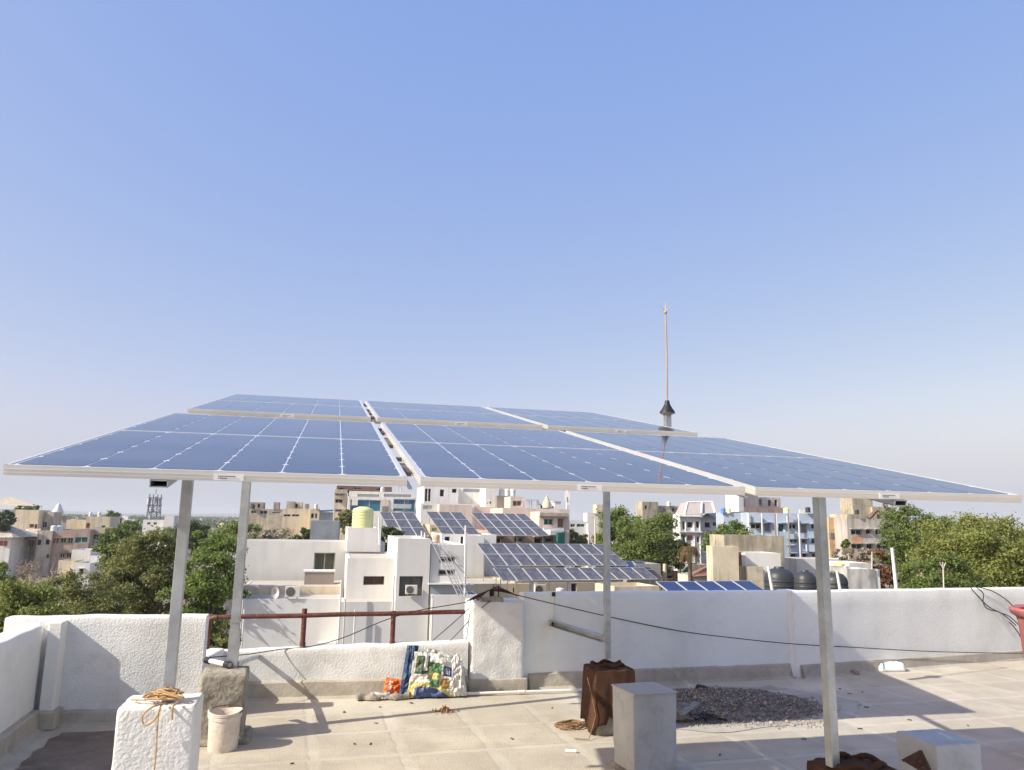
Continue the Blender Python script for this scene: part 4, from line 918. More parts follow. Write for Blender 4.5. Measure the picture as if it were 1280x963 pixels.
for i, (x, y) in enumerate(((527, 664), (531, 666))): pole('vent_pipe', ('taller white vent pipe on the white house roof', 'shorter white vent pipe on the white house roof')[i], x, 675, x, y, 42, .04, c_white, 'vent pipe')
pixtank('small_clay_tank', 'small pale orange drum on the white house roof near the ladder', 545, 668, 679, 9, 44, mat('pale_orange', (.62, .42, .30), .7, .1), ribs=2)

# ---- far solar arrays
def far_array(label, x0, y0, Y, ncol, nrow, az, tilt, pw=1.0, pl=2.0, gap=.05, mcell=m_cell_far, skip=(), rowgap=.05, legs=2.2):
    O = at(x0, y0, Y); U, B0 = axes(az); D_ = B0*math.cos(tilt)+V(0, 0, math.sin(tilt)); Nn = np.cross(U, D_)
    t = thing('solar_array', label, 'solar array', O-V(0, 0, legs), 'solar arrays on neighbouring roofs')
    bm_ = MB(); b_ = .032
    def mod(mb, p):
        mb.box(p, U*pw, D_*pl, Nn*.04, 0); mb.quad(p+U*b_+D_*b_+Nn*.043, p+U*(pw-b_)+D_*b_+Nn*.043, p+U*(pw-b_)+D_*(pl-b_)+Nn*.043, p+U*b_+D_*(pl-b_)+Nn*.043, 1)
    proto = None
    for j in range(nrow):
        for i in range(ncol):
            if (i, j) in skip: continue
            p = O+U*i*(pw+gap)+D_*j*(pl+rowgap)
            if proto is None: mb = MB(); mod(mb, O); proto = mb.build('solar_module', [m_alu, mcell], t); base = O; 
            o = proto if (i, j) == (0, 0) else proto.copy()
            if o is not proto: COL.objects.link(o); o.parent = t
            o.location = tuple(p-O)
    if (0, 0) in skip: bpy.data.objects.remove(proto)
    W = ncol*(pw+gap)-gap; L = nrow*(pl+rowgap)-rowgap
    for v in (.15, .5, .85): m_ = MB(); m_.box(O+D_*L*v-Nn*.09, U*W, D_*.06, Nn*.06); m_.build('purlin', m_galv, t)
    for u in np.linspace(.04, .96, max(3, ncol//3+1)):
        for v in (.15, .85):
            q = O+U*W*u+D_*L*v-Nn*.08; m_ = MB(); m_.box(V(q[0]-.03, q[1]-.03, O[2]-legs), V(.06, 0, 0), V(0, .06, 0), V(0, 0, q[2]-O[2]+legs)); m_.build('leg', m_galv, t)
        q = O+U*W*u-Nn*.06; m_ = MB(); m_.box(q, U*.05, D_*L, Nn*.05); m_.build('rafter', m_galv, t)
    return t
TB = math.radians(19)
far_array('long two row solar array, the upper of the pair above the cream house', 617, 708, 51.5, 10, 2, .35, TB, .955, 2.0)
far_array('long single row solar array just above the terrace parapet', 628, 726.5, 47.5, 11, 1, .35, TB, .93, 1.9)
far_array('leftmost far solar array beside the yellow tank, missing one corner panel', 489.5, 670, 62, 3, 3, .35, math.radians(18), .98, 1.95, skip=((0, 0),))
far_array('middle far solar array with three rows behind the white house ladder', 553, 669.5, 61, 3, 3, .35, math.radians(18), 1.02, 1.95)
far_array('rightmost far solar array with five columns below the beige flats', 614, 669.5, 63, 5, 3, .35, math.radians(17.5), .98, 1.95)
far_array('bright blue solar array low behind the shaded parapet', 850, 752, 31.5, 5, 1, .33, math.radians(17), .90, 2.0, mcell=m_cell_blue)
far_array('small piece of blue solar array behind the long two row array', 774, 713, 57, 3, 1, .35, TB, .9, 1.6, mcell=m_cell_blue)

# ---- houses under and around the arrays
B = Bld('cream_house', 'cream house with shaded verandah under the long solar arrays', 690, 53, 'house', az=.35)
B.vol(560, 672, 730, None, 50, 6, c_cream, [(612, 618, 737, 748)], par=.1)
B.vol(650, 784, 728.5, None, 52, 8, mat('town_tan', (.52, .45, .33), .9, .1, .3), [(711, 721, 729, 745, c_glass), (672, 680, 730, 744)], par=.1)
B.vol(768, 824, 733, None, 47, 6, c_cream, par=.3)
for x in (665, 712, 792): B.plane(650, 740, 49); B.bx('column', x-1.6, x+2, 728, 750, c_white, 0, .2)
acunit('outdoor air conditioner on the cream wall below the long solar array', 669, 744, 14, 12, 50.5, .35)
pixtank('white_drum', 'white plastic drum on the cream house roof', 700, 735, 743, 10, 46, c_white, ribs=2)
B = Bld('tan_house', 'tan brown house with windows below the right far solar array', 650, 70, 'house', az=.35)
B.vol(618, 702, 664, None, 71, 7, mat('town_tan_brown', (.50, .36, .26), .9, .2, .5, streak=.3), [(621, 629, 671, 679), (643, 654, 671, 678), (668, 677, 672, 680), (682, 691, 671, 678)], shade=True)
B.vol(697.5, 706, 666, None, 69.5, .4, c_green, part='green_net', par=.05)
B.vol(688, 702, 663, 669, 69.8, 3, c_white, part='canopy', par=.02)
B = Bld('block_house', 'pale grey house with beige rounded wall under the middle far solar array', 590, 55, 'house')
B.vol(552, 620, 668, None, 58, 8, c_white, [(556, 562, 671, 680), (576, 580, 671, 681)], par=.1)
B.vol(583, 605, 670, None, 57, 4, c_grey, par=.1)
B.vol(537, 553, 656, None, 64, 6, c_cream, [(540, 546, 660, 664), (540, 546, 670, 674)])
B = Bld('grey_shed', 'grey block wall shed behind the end of the long solar arrays', 815, 58, 'shed')
B.vol(795, 826, 705, None, 58, 5, mat('shed_grey', (.33, .31, .29), .95, .2, .5), par=.1)

# ---- left town
B = Bld('old_apartment_block', 'weathered beige three storey apartment block at far left with teal balcony shades', 75, 145)
B.vol(16, 46, 664, None, 146, 9, c_beige, [(20, 31, 675, 686), (36, 42, 675, 684, c_red)], shade=True)
B.bx('balcony_wall', 19, 31, 687.5, 693, c_red, .8, .4); B.bx('balcony_wall', 31, 35, 682, 700, c_beige, .8, .4)
B.vol(46, 65, 663.5, None, 144, 9, c_beige, [(46.5, 51, 674.5, 682), (57, 61.5, 674.5, 681.5), (58, 61, 693, 698)])
B.vol(64, 93, 662.5, None, 145, 9, c_pink, [(66, 73, 672.5, 680, c_brown), (76, 82, 672.5, 679), (85, 90.5, 672.5, 679.5, c_teal), (75, 80.5, 691.5, 697.5), (83, 88.5, 691, 697.5)], shade=True)
B.vol(92, 112, 662, None, 143, 9, c_pink, [(94, 109, 671.5, 679, c_teal)])
B.bx('balcony_wall', 92, 110, 679.5, 686, c_pink, .7, .3)
B.vol(111, 137, 660, None, 146, 9, c_beige, [(114.5, 126, 668, 676), (114, 122.5, 684, 691.5), (133, 136, 657, 664, c_teal)], shade=True)
B.vol(18, 48, 637.5, 663, 149, 6, c_cream, [(37, 42, 655, 660, c_brown), (43, 49, 655.5, 662, c_brown)], par=.3)
B.vol(48, 66, 640, 664, 152, 5, c_beige, [(53, 58, 652, 660)], par=.3)
B = Bld('cream_top_house', 'cream upper house with red door behind the old apartment block', 105, 160, 'house')
B.vol(82, 108, 650, None, 162, 8, c_cream, par=.6)
B.vol(107, 137, 646, None, 160, 8, c_cream, [(108, 112, 654, 660.5, c_red), (127, 131, 657, 664, c_brown)], par=.6)
for i, (x, w_) in enumerate(((113, 4), (124, 4))): pixtank('roof_tank', ('left white tank on the cream top house', 'right white tank on the cream top house')[i], x, 640, 646, w_, 161, c_white, ribs=2)
pixtank('blue_white_tank', 'pale blue water tank on the old apartment roof', 74, 657, 664, 8, 143, mat('paleblue', (.5, .6, .7), .5, .1), ribs=2); pixtank('white_tank', 'white water tank beside the pale blue one on the old apartment roof', 67, 657, 664, 7, 142, c_white, ribs=2)
B = Bld('white_low_house', 'low grey white house in front of the old apartment block', 110, 132, 'house')
B.vol(89, 112, 687.5, None, 134, 6, c_grey, par=.3); B.vol(112, 136, 695, None, 133, 8, c_grey, par=.3)
B.vol(72, 92, 701, None, 128, 5, c_cream, [(88, 94, 712, 718, c_red)], par=.3); B.vol(91, 112, 704, None, 126, 7, c_grey, [(99, 103.5, 711, 719)], par=.3, shade=True)
B = Bld('gable_house', 'white house with sloping grey roofs at the far left edge', 6, 138, 'house')
B.vol(-14, 13, 672, None, 138, 8, c_white, [(-2, 9, 676, 683, c_red)], par=.1)
p0 = at(-14, 672, 137.5); p1 = at(16, 672, 137.5); r0 = at(-10, 657, 142); r1 = at(12, 657, 142); m_ = MB(); dp = V(0, 9, 0); m_.add([p0, p1, p1+dp, p0+dp, r0, r1], [(0, 1, 5, 4), (1, 2, 5), (2, 3, 4, 5), (3, 0, 4), (3, 2, 1, 0)]); m_.build('pitched_roof', c_beige, B.T)
m_ = MB(); p0 = at(17, 675, 144.5); p1 = at(44, 675, 144.5); dp = V(0, 3, 3); m_.add([p0, p1, p1+V(-.5, 2.2, 2.), p0+V(.8, 2.2, 2.0), p1+V(-.5, 2.5, 0), p0+V(.8, 2.5, 0)], [(0, 1, 2, 3), (1, 4, 2), (5, 0, 3), (5, 4, 1, 0), (3, 2, 4, 5)]); m_.build('sloping_canopy', c_beige, B.T)
B = Bld('rooftop_pavilion', 'open roof pavilion with sloping sheet roof at the far left horizon', 5, 175, 'pavilion')
B.vol(-10, 20, 637, None, 176, 6, c_white, [(-6, 2, 630.5, 636), (4, 8, 631.5, 636), (10, 16, 632, 636)], par=.1)
m_ = MB(); a, b = at(-12, 628.5, 175), at(22, 632, 175); m_.add([a, b, b+V(0, 7, 0), a+V(0, 7, 1.6), a-V(0, 0, .3), b-V(0, 0, .3)], [(0, 1, 2, 3), (4, 5, 1, 0), (4, 3, 2, 5)]); m_.build('sheet_roof', c_cream, B.T)
B = Bld('yellow_tank_house', 'small cream house with yellow tank among the trees', 145, 110, 'house'); B.vol(135, 152, 676, None, 110, 6, c_cream, par=.3)
pixtank('small_yellow_tank', 'small yellow tank on the cream house among the left trees', 146, 666, 673, 5, 110, c_yellow, ribs=2)
B = Bld('temple_turret', 'small white temple turret behind the old apartment block', 72, 190, 'temple'); B.vol(68, 82, 645, None, 192, 4, c_beige, par=.1)
m_ = MB(); c_ = at(72, 645, 191); m_.lathe(c_, [(1.2, 0), (1.2, 1.2), (.7, 2), (.6, 2.5), (.15, 3), (0, 3.6)], 10); m_.build('spire', c_white, B.T)

B = Bld('white_block_by_tower', 'white flat roofed building beside the telecom tower', 200, 205); B.vol(178, 207, 650, None, 206, 10, c_white, [(184, 188, 653, 656), (192, 196, 653, 656)]); B.vol(205, 217, 645, None, 204, 9, c_grey, par=.5)
B = Bld('grey_roof_house', 'house with grey sheet roof among the trees left of the first rear post', 272, 100, 'house'); B.vol(264, 284, 661, None, 100, 7, c_beige, [(267, 271, 668, 671)], roof=c_sheet, par=.1)

# telecom lattice tower
t = thing('telecom_tower', 'lattice telecom tower with panel antennas on the left skyline', 'telecom tower', V(at(192, 645, 210)[0], 210, G))
c_ = at(192, 645, 210); mt = mat('tower_steel', (.16, .17, .2), .7, .2); zt = at(192, 618, 210)[2]; hw = 1.35
for sx in (-1, 1):
    for sy in (-1, 1): m_ = MB(); m_.tube([V(c_[0]+sx*hw*1.2, 210+sy*hw, G), V(c_[0]+sx*hw*.8, 210+sy*hw*.8, zt)], .14, 5); m_.build('tower_leg', mt, t)
k = 0; z = G
while z < zt-1:
    for sy in (-1, 1):
        m_ = MB(); m_.tube([V(c_[0]-hw, 210+sy*hw, z), V(c_[0]+hw, 210+sy*hw, z+2)], .08, 4); m_.tube([V(c_[0]+hw, 210+sy*hw, z), V(c_[0]-hw, 210+sy*hw, z+2)], .08, 4); m_.tube([V(c_[0]-hw, 210+sy*hw, z+2), V(c_[0]+hw, 210+sy*hw, z+2)], .08, 4); m_.build('brace', mt, t)
    z += 2
m_ = MB(); m_.tube([V(c_[0], 210, zt), V(c_[0], 210, zt+1.4)], .1, 5); m_.build('tip', mt, t)
for (dx, y0, y1) in ((-7, 623, 631), (-6.5, 633, 640), (-4, 622, 634), (3, 621, 628), (5, 624, 633), (8, 623, 635), (7, 636, 642), (-5, 641, 649), (0, 630, 640), (4, 641, 648)):
    a, b = at(192+dx, y0, 209), at(192+dx, y1, 209); m_ = MB(); m_.box(V(a[0]-.18, 208.9, b[2]), V(.36, 0, 0), V(0, .25, 0), V(0, 0, a[2]-b[2])); m_.build('panel_antenna', c_white if dx in (-7, -5) else mt, t)
for yy in (624, 632, 640): a, b = at(184, yy, 209.3), at(201, yy, 209.3); m_ = MB(); m_.tube([a, b], .09, 4); m_.build('antenna_arm', mt, t)

# ---- skyline left of centre
B = Bld('unfinished_block', 'grey unfinished concrete building with roof stubs on the left skyline', 330, 150)
B.vol(307, 354, 636.5, None, 150, 10, c_beige, [(314, 320, 638, 642), (325, 334, 638, 643), (340, 350, 640, 642)], par=.4)
B.vol(311, 329, 628, 637, 151, 5, c_pink, [(314, 317, 630, 635), (322, 325, 630, 635)], par=.3); B.vol(342, 349, 628, 637, 151, 3, c_pink, par=.3)
B.vol(334, 362, 644, None, 146, 9, c_beige, par=.3)
B = Bld('cream_old_building', 'pale cream old building with cluttered roof on the left skyline', 370, 135)
B.vol(353, 388, 636, None, 135, 9, c_cream, [(354.5, 363, 643, 646), (365, 374, 643, 646)], par=.5); B.vol(387, 399, 636.5, None, 134, 9, c_cream, [(389, 392, 642, 648), (394, 396, 642, 648)], par=.4)
B.vol(358, 368, 627, 637, 136, 4, c_beige, par=.3); B.vol(366, 378, 628, 637, 137, 4, c_cream, [(369, 372, 630, 635)], par=.3); B.vol(381, 386, 630, 637, 136, 3, c_pink, par=.3); B.vol(392, 399, 634, 638, 136, 3, c_pale, par=.3)
B = Bld('blue_roof_shed', 'low shed with pale blue sheet roof left of the brown modern flats', 408, 140, 'shed'); B.vol(399, 417, 640.5, None, 140, 6, c_white, roof=c_sheet, par=.05)
m_ = MB(); a, b = at(399, 640, 139.5), at(417, 639, 139.5); m_.box(a, b-a, V(0, 3, 0), V(0, 0, .25)); m_.build('fascia', c_bglass, B.T)
B = Bld('corrugated_shed', 'grey corrugated metal shed behind the white house', 405, 62, 'shed')
B.vol(388, 425, 651, None, 62, 5, c_sheet, par=.02, roof=c_white)
for k in range(17): x = 388.5+k*2.1; B.plane(388, 660, 62); B.bx('sheet_rib', x, x+.8, 652, 676, c_sheet, .06, .08)
B = Bld('brown_modern_flats', 'modern flats with blue glass, white frames and brown top storey', 470, 105)
B.vol(418, 434, 612, None, 108, 9, c_beige, [(419, 430, 617, 620), (419, 428, 624, 629), (419, 427, 637, 640)], shade=True)
B.vol(421, 490, 608, 615, 110, 6, c_brown, [(424, 430, 609.5, 613), (442, 452, 609, 612), (470, 482, 610, 613.5)], par=.2)
B.vol(437, 518, 615, 624, 107, 8, c_white, [(447, 474, 617.5, 622, mat('pale_glass', (.45, .5, .5), .2, .1)), (480, 514, 617.5, 622, MATS['pale_glass'])], par=.1)
B.vol(435, 521, 621.8, None, 105, 8, c_white, [(438, 485, 624.5, 640, c_bglass), (492, 519, 624, 640, c_bglass)], par=.1)
B.bx('curved_screen', 440, 447, 624.5, 632, c_white, .1, .5); B.bx('curved_screen', 476, 485.5, 624.5, 640, c_pale, .1, .5); B.bx('glass_rail', 492, 514, 630, 636, MATS['pale_glass'], .25, .1)
B.bx('stair', 478, 485, 633, 640, c_dark, .3, .3)
m_ = MB(); 
for x in (497, 501): m_.tube([at(x, 615, 107), at(x, 608, 107)], .08, 4)
m_.tube([at(497, 608, 107), at(501, 608, 107)], .08, 4); m_.build('roof_frame', c_frame, B.T)
B = Bld('white_flats', 'white flats with tall stair tower and roof tanks right of the brown flats', 570, 95)
B.vol(530, 573, 608, None, 95, 8, c_white, [(531.5, 534, 611, 627), (535.5, 538, 611, 627), (550, 555, 612, 621), (565, 571, 611, 616.5)], par=.3)
B.vol(573, 607, 609, None, 97, 8, c_white, [(579, 606, 611, 616, c_blue)], par=.2)
B.vol(607, 621, 604, None, 94, 6, c_white, [(609, 610, 628, 630), (612, 614, 627, 630)], par=.2)
B.vol(526, 592, 630, None, 90, 4, c_white, [(529, 540, 632, 637, c_white)], par=.3)
B.vol(549, 590, 631, None, 89, 3, c_pale, par=.2)
B.vol(590, 622, 634, None, 92, 5, c_pale, par=.2)
B.vol(621, 639, 620, None, 93, 7, c_dark, [(624, 637, 637, 641)], par=.2)
for i, x in enumerate((627, 634, 641)): pixtank('white_roof_tank', ('leftmost of the three white tanks on the white flats', 'middle one of the three white tanks on the white flats', 'rightmost of the three white tanks on the white flats')[i], x, 611, 621, 6.5, 95, c_white, ribs=2)
B = Bld('pale_pink_flats', 'pale pink flats with loggia, green window and small temple spire on the roof', 685, 85)
B.vol(638, 656, 621, None, 90, 7, c_pale, [(641, 652, 626, 633, c_brown)], par=.2)
B.vol(628, 712, 636, None, 86, 9, c_pale, [(671, 675, 648, 652)], par=.6)
B.vol(674, 711, 640, None, 83, 7, c_pale, [(680, 691.5, 648.5, 656.5, c_teal), (697, 705, 648, 660, c_brown)], par=.3)
B.bx('loggia_lintel', 675, 710, 641, 646, c_beige, .5, .5); B.bx('loggia_wall', 680, 705, 660, 665, c_grey, .5, .4)
m_ = MB(); c_ = at(683.5, 635, 88); m_.lathe(c_, [(.5, 0), (.5, .4), (.32, .8), (.16, 1.15), (.04, 1.4), (0, 1.7)], 10)
m_.build('temple_spire', c_cream, B.T); B.plane(628, 640, 88); B.bx('shrine', 678.5, 689, 631.5, 636, c_teal, 0, 1.); B.bx('shrine_roof', 677, 690, 630, 632, c_cream, .1, 1.2); B.bx('stair_head', 693, 701, 627.5, 636, c_white, .2, 1.2); B.bx('stair_head_cap', 692, 702, 626.5, 627.6, c_cream, .3, 1.4)
for x in (658, 661, 664, 671, 673): B.bx('roof_post', x, x+.9, 626, 637, c_frame, 0, .1)
B.bx('roof_canopy', 657, 674, 624.5, 625.5, c_frame, .2, 1.5)
# monopole
t = thing('monopole_tower', 'slim telecom monopole with white antennas above the pink flats', 'telecom tower', V(at(709, 645, 95)[0], 95, G))
a = at(709, 612, 95); m_ = MB(); m_.tube([V(a[0], 95, G), a], [.25, .13], 8); m_.build('mast', c_grey, t)
for dx, y0, y1 in ((-2.2, 616, 626), (2.2, 616, 626), (0, 612, 622), (1.5, 628, 632)): p, q = at(709+dx, y0, 94.8), at(709+dx, y1, 94.8); m_ = MB(); m_.box(V(p[0]-.1, 94.6, q[2]), V(.2, 0, 0), V(0, .15, 0), V(0, 0, p[2]-q[2])); m_.build('panel_antenna', c_white, t)
B = Bld('distant_white_pair', 'two small white buildings left of the big centre tree', 742, 170); B.vol(734, 748, 641.5, None, 170, 8, c_white, [(736, 739, 656, 658)]); B.vol(746, 756, 631, None, 175, 8, c_cream, [(748, 752, 640, 642)]); B.vol(735, 741, 655, None, 150, 5, c_white)
B = Bld('green_window_house', 'low grey house with green shutters between the pink flats and the tree', 722, 150, 'house'); B.vol(712, 734, 652, None, 150, 8, c_grey, [(713, 719, 655, 659), (721, 731, 655, 659, c_teal)], roof=c_sheet, par=.1)

# ---- right of the tree
B = Bld('unfinished_top_building', 'stained unfinished building rising behind the big centre tree', 825, 120)
B.vol(803, 823, 627.5, None, 120, 6, c_conc, [(806, 809, 632, 637)], par=.3); B.vol(822, 848, 632.5, None, 121, 8, c_conc, [(840, 843, 635, 640)], par=.4)
B = Bld('ornate_white_building', 'ornate white building with sloping mansard top storey right of the centre tree', 870, 88, az=.10)
B.vol(850, 876, 643, None, 88, 6, c_white, [(853, 856, 652, 662), (859, 866, 652.5, 660), (870, 874, 652, 660), (853, 856, 671, 678), (859, 866, 669, 676, c_red), (871, 874, 671, 678), (867, 873, 690, 696, c_brown)], par=.1)
for x in (850, 857, 867.5, 875): B.bx('column', x, x+1.6, 646, 715, c_white, .25, .24)
B.bx('cornice', 849, 878, 644.5, 646.5, c_white, .5, .6); B.bx('cornice', 849, 878, 664, 666, c_white, .4, .5); B.bx('arched_hood', 858, 867, 684, 687, c_beige, .5, .5)
B.vol(876, 902, 644.5, None, 90, 6, c_white, [(881, 888, 653, 660), (891, 898, 653, 658)], par=.1)
B.bx('balcony', 880, 896, 664, 667, c_white, .9, .9)
p = [at(856, 643, 88), at(894, 641.5, 88.3)]; q = [at(859.5, 628, 89.2), at(890, 627.5, 89.4)]; dp = V(0, 5.5, 0)
m_ = MB(); m_.add([p[0], p[1], p[1]+dp, p[0]+dp, q[0], q[1], q[1]+dp*.6, q[0]+dp*.6], [(0, 1, 5, 4), (1, 2, 6, 5), (2, 3, 7, 6), (3, 0, 4, 7), (4, 5, 6, 7), (3, 2, 1, 0)]); m_.build('mansard_roof', mat('mansard_sheet', (.42, .38, .37), .7, .1, .6), B.T)
for a_, b_ in ((p[0], q[0]), (p[1], q[1]), (at(877, 642, 87.9), at(877.5, 628, 89.1)), (q[0], q[1])): m_ = MB(); m_.tube([a_, b_], .12, 6); m_.build('roof_rib', c_white, B.T)
m_ = MB(); a, b = at(879, 645, 89.2), at(903, 648.5, 89.2); c2 = at(902, 641, 93); c1 = at(884, 641, 93); m_.add([a, b, c2, c1], [(0, 1, 2, 3)]); m_.build('pent_roof', MATS['mansard_sheet'], B.T)
B = Bld('pink_white_tower', 'pink and white stair tower rising behind the blue flats', 945, 100, az=.30)
B.vol(930, 947, 600, None, 100, 5, c_pale, par=.2); B.vol(947, 976, 622, None, 103, 5, c_pale, [(949, 952, 624, 632), (960, 964, 625, 633), (968, 972, 625, 633)], par=.2); B.vol(930, 982, 634.5, None, 99, 6, c_pink, par=.2)
B.plane(930, 640, 99); B.bx('white_side', 922.5, 930, 600, 640, c_white, 0, 3)
B = Bld('blue_flats', 'pale blue and white flats with rows of sunshaded windows', 970, 78, az=.05)
B.vol(905, 935, 641, None, 80, 8, c_blue, [(914, 917, 655, 659), (925, 931, 654, 660)], par=.3)
B.vol(935, 1022, 641.5, None, 78, 8, c_blue, [(938.5, 951.5, 654.5, 661.5), (955.5, 963.5, 654, 665, mat('shutter_grey', (.2, .23, .28), .6, .1)), (973, 981, 655, 665, c_teal), (985.5, 996, 655, 662), (1001, 1009, 655, 667, c_dark), (1014, 1020, 655.5, 661.5), (987, 997.5, 674.5, 678.5), (1002, 1008.5, 674, 680, c_brown), (1014, 1020, 673.5, 680, mat('dark_blue_pane', (.04, .05, .14), .4, .1)), (987, 996, 692, 699), (1003, 1009, 692, 700), (1015, 1020, 692, 699, c_brown), (955, 963, 675, 684), (940, 950, 675, 682)], par=.3, shade=True, frame=c_white)
for (x0, x1, yt, yb) in ((936, 951, 643, 653.5), (985, 996, 645, 653.5), (985, 997, 667.5, 674), (985, 997, 680, 682), (1009, 1022, 681, 690)): B.plane(935, 660, 78); B.bx('balcony_panel', x0, x1, yt, yb, mat('blue_panel', (.46, .52, .60), .9, .1, .4), .6, .5)
for x in (935.5, 952, 968.5, 970.5, 985, 998): a = at(x, 642, 77.2); b = at(x, 700, 77.2); m_ = MB(); m_.tube([V(a[0], a[1], b[2]), a], .07, 5); m_.build('drain_pipe', c_white if x not in (968.5, 985) else c_dark, B.T)
for i, (x, w_, m, lab) in enumerate(((904, 6, mat('tank_blue', (.10, .25, .6), .5, .1), 'blue rooftop tank left of the pink tower'), (983, 7, c_yellow, 'yellow rooftop tank in the middle of the blue flats roof'), (911, 5, c_yellow, 'left yellow rooftop tank near the mansard roof'))): pixtank('rooftop_tank', lab, x, 635, 642, w_, 80, m, ribs=2)
B = Bld('white_signboard', 'blank white board standing on the roof of the blue flats', 1005, 78, 'board', az=.05); B.plane(1000, 640, 78.5); B.bx('board', 1000, 1011, 637, 642.5, c_white, 0, .2)
B = Bld('stained_concrete_building', 'cream concrete building with dark vertical stains and no windows', 935, 50, az=.12)
B.vol(905.5, 980, 669.5, None, 52, 5, c_conc, par=.3)
B.vol(890.5, 923, 683, None, 48.5, 1.0, mat('town_sunlit_stained', (.62, .55, .42), .95, .25, .6, streak=.6), par=.1); B.bx('dark_slot', 924, 931, 690, 735, c_brown, -1.2, .6)  # lighter cream puts the sunlit left face into the colour; the streaks are stains
B.vol(931, 976, 691.5, None, 49.5, 4, c_grey, par=.1); B.vol(933, 954, 708.5, None, 49, 2, c_conc, par=.1)
B.bx('ledge', 903, 982, 669, 670.5, c_dark, 2.4, .3)
B = Bld('brown_gable_house', 'small house with brown pitched roof in front of the ornate building', 878, 62, 'house')
B.vol(864, 888, 706, None, 66, 4, c_conc, par=.1); B.vol(866, 900, 720, None, 60, 4, c_pale, par=.1)
m_ = MB(); a, b, c2 = at(866, 721, 59.8), at(893, 719, 59.8), at(893, 703, 62); m_.add([a, b, c2, a+V(.3, 3, .0), b+V(0, 3, 0)], [(0, 1, 2), (0, 2, 3), (1, 4, 2), (4, 3, 2), (3, 4, 1, 0)]); m_.build('pitched_roof', c_tileroof, B.T)
B = Bld('green_net_canopy', 'small green net awning beside the brown roofed house', 860, 64, 'awning'); B.plane(855, 712, 64)
m_ = MB(); a, b, c2 = at(855, 716, 64), at(864, 715, 64), at(863, 705, 65.5); m_.add([a, b, c2, a+V(0, 1.2, 0), b+V(0, 1.2, 0)], [(0, 1, 2), (0, 2, 3), (1, 4, 2), (3, 2, 4), (3, 4, 1, 0)]); m_.build('net', c_green, B.T)
B = Bld('street_stall', 'row of dark low stalls with red rails below the palm', 840, 68, 'stall'); B.vol(828, 866, 716, None, 68, 4, c_brown, [(832, 842, 719, 724), (846, 862, 718, 724, c_red)], par=.1)

for x, yt, yb, w_, Y, m, lab in ((316, 631, 636, 5, 150, c_btank, 'black tank on the unfinished concrete building left part'), (395, 630, 636, 4, 134, c_white, 'small white tank on the cream old building'), (1010, 634, 641, 6, 78, c_btank, 'black tank left of the right front post on the blue flats'), (1071, 637, 643, 5, 88, c_btank, 'black tank on the grey beige flats beside the concrete tower'), (1107, 627, 634, 5, 90, c_btank, 'black tank on the right roof of the grey beige flats'), (836, 627, 633, 5, 121, c_white, 'white tank on the stained unfinished building'), (478, 609, 615, 5, 107, c_white, 'white tank on the modern flats behind the yellow tank'), (46, 632, 637, 5, 149, c_btank, 'black tank on the cream tower of the old apartment block')):
    pixtank('rooftop_tank', lab, x, yt, yb, w_, Y, m, ribs=2)
# loft tanks and the low stained wall
def capsule(label, x0, x1, yt, yb, Y):
    a, b = at(x0, yb, Y), at(x1, yb, Y); z1 = at((x0+x1)/2, yt, Y)[2]; t = thing('black_water_tank', label, 'water tank', (a+b)/2, 'large black rooftop water tanks'); w_ = b[0]-a[0]; h = z1-a[2]
    m_ = MB(); prof = [(0, 0), (w_*.5, 0), (w_*.5, h*.55), (w_*.46, h*.72), (w_*.33, h*.88), (w_*.18, h*.94), (w_*.16, h), (0, h)]; m_.lathe((a+b)/2+V(0, w_*.5, 0), prof, 28); m_.build('tank_shell', c_btank, t)
    for k in (.2, .4): m_ = MB(); m_.lathe((a+b)/2+V(0, w_*.5, h*k), [(w_*.5, 0), (w_*.512, .02), (w_*.512, .08), (w_*.5, .1)], 28); m_.build('rib', c_btank, t)
capsule('large black water tank directly left of the right front post', 963, 1000, 710, 742, 33)
capsule('black water tank partly hidden by the right front post', 999, 1026, 714, 742, 31)
capsule('black water tank directly right of the right front post', 1036, 1066, 716, 742, 34)
for i, (x0, y0, x1, y1) in enumerate(((966, 742, 960, 708), (1051, 742, 1046, 714))): pole('tank_stay', ('white stay pipe leaning beside the left black tank', 'white stay pipe leaning beside the right black tank')[i], x0, y0, x1, y1, 30, .05, c_white)
B = Bld('stained_roof_wall', 'low whitewashed wall with black streaks on the neighbouring roof', 1078, 36, 'wall', az=.1); B.vol(1059, 1094, 711.5, None, 36, 3, mat('streaked_white', (.55, .54, .52), .95, .2, .8, streak=.75, dirt=(.15, .14, .13), dirt_amt=.5), par=.1); B.vol(1094, 1100, 712, None, 36.2, 3, c_grey, par=.1)
B = Bld('white_terrace_wall', 'sunlit white terrace wall with a yellow drum behind the black tanks', 1040, 52, 'wall', az=.2); B.vol(996, 1060, 699, None, 54, 4, c_white, par=.2); B.vol(1062, 1090, 704, None, 45, 3, c_white, par=.1)
pixtank('yellow_drum', 'small bright yellow drum left of the streaked wall', 1049, 704, 712, 13, 45, mat('lime_yellow', (.65, .72, .2), .6, .1), ribs=2)
B = Bld('cream_orange_flats', 'narrow cream and orange flats directly right of the right front post', 1050, 95, az=.15)
B.vol(1036, 1053, 647, None, 96, 7, mat('town_orange_cream', (.66, .48, .30), .9, .2, .4, streak=.3), [(1043, 1050, 661, 670), (1044, 1050, 680, 684)], shade=True); B.vol(1053, 1060, 643, None, 95, 7, c_cream, [(1055, 1057, 661, 668)])
B.plane(1036, 660, 95); B.bx('grey_bay', 1038, 1053, 666.5, 675, c_dark, .4, .4)
B = Bld('grey_beige_flats', 'grey beige flats with concrete roof tower left of the big right trees', 1085, 88, az=.15)
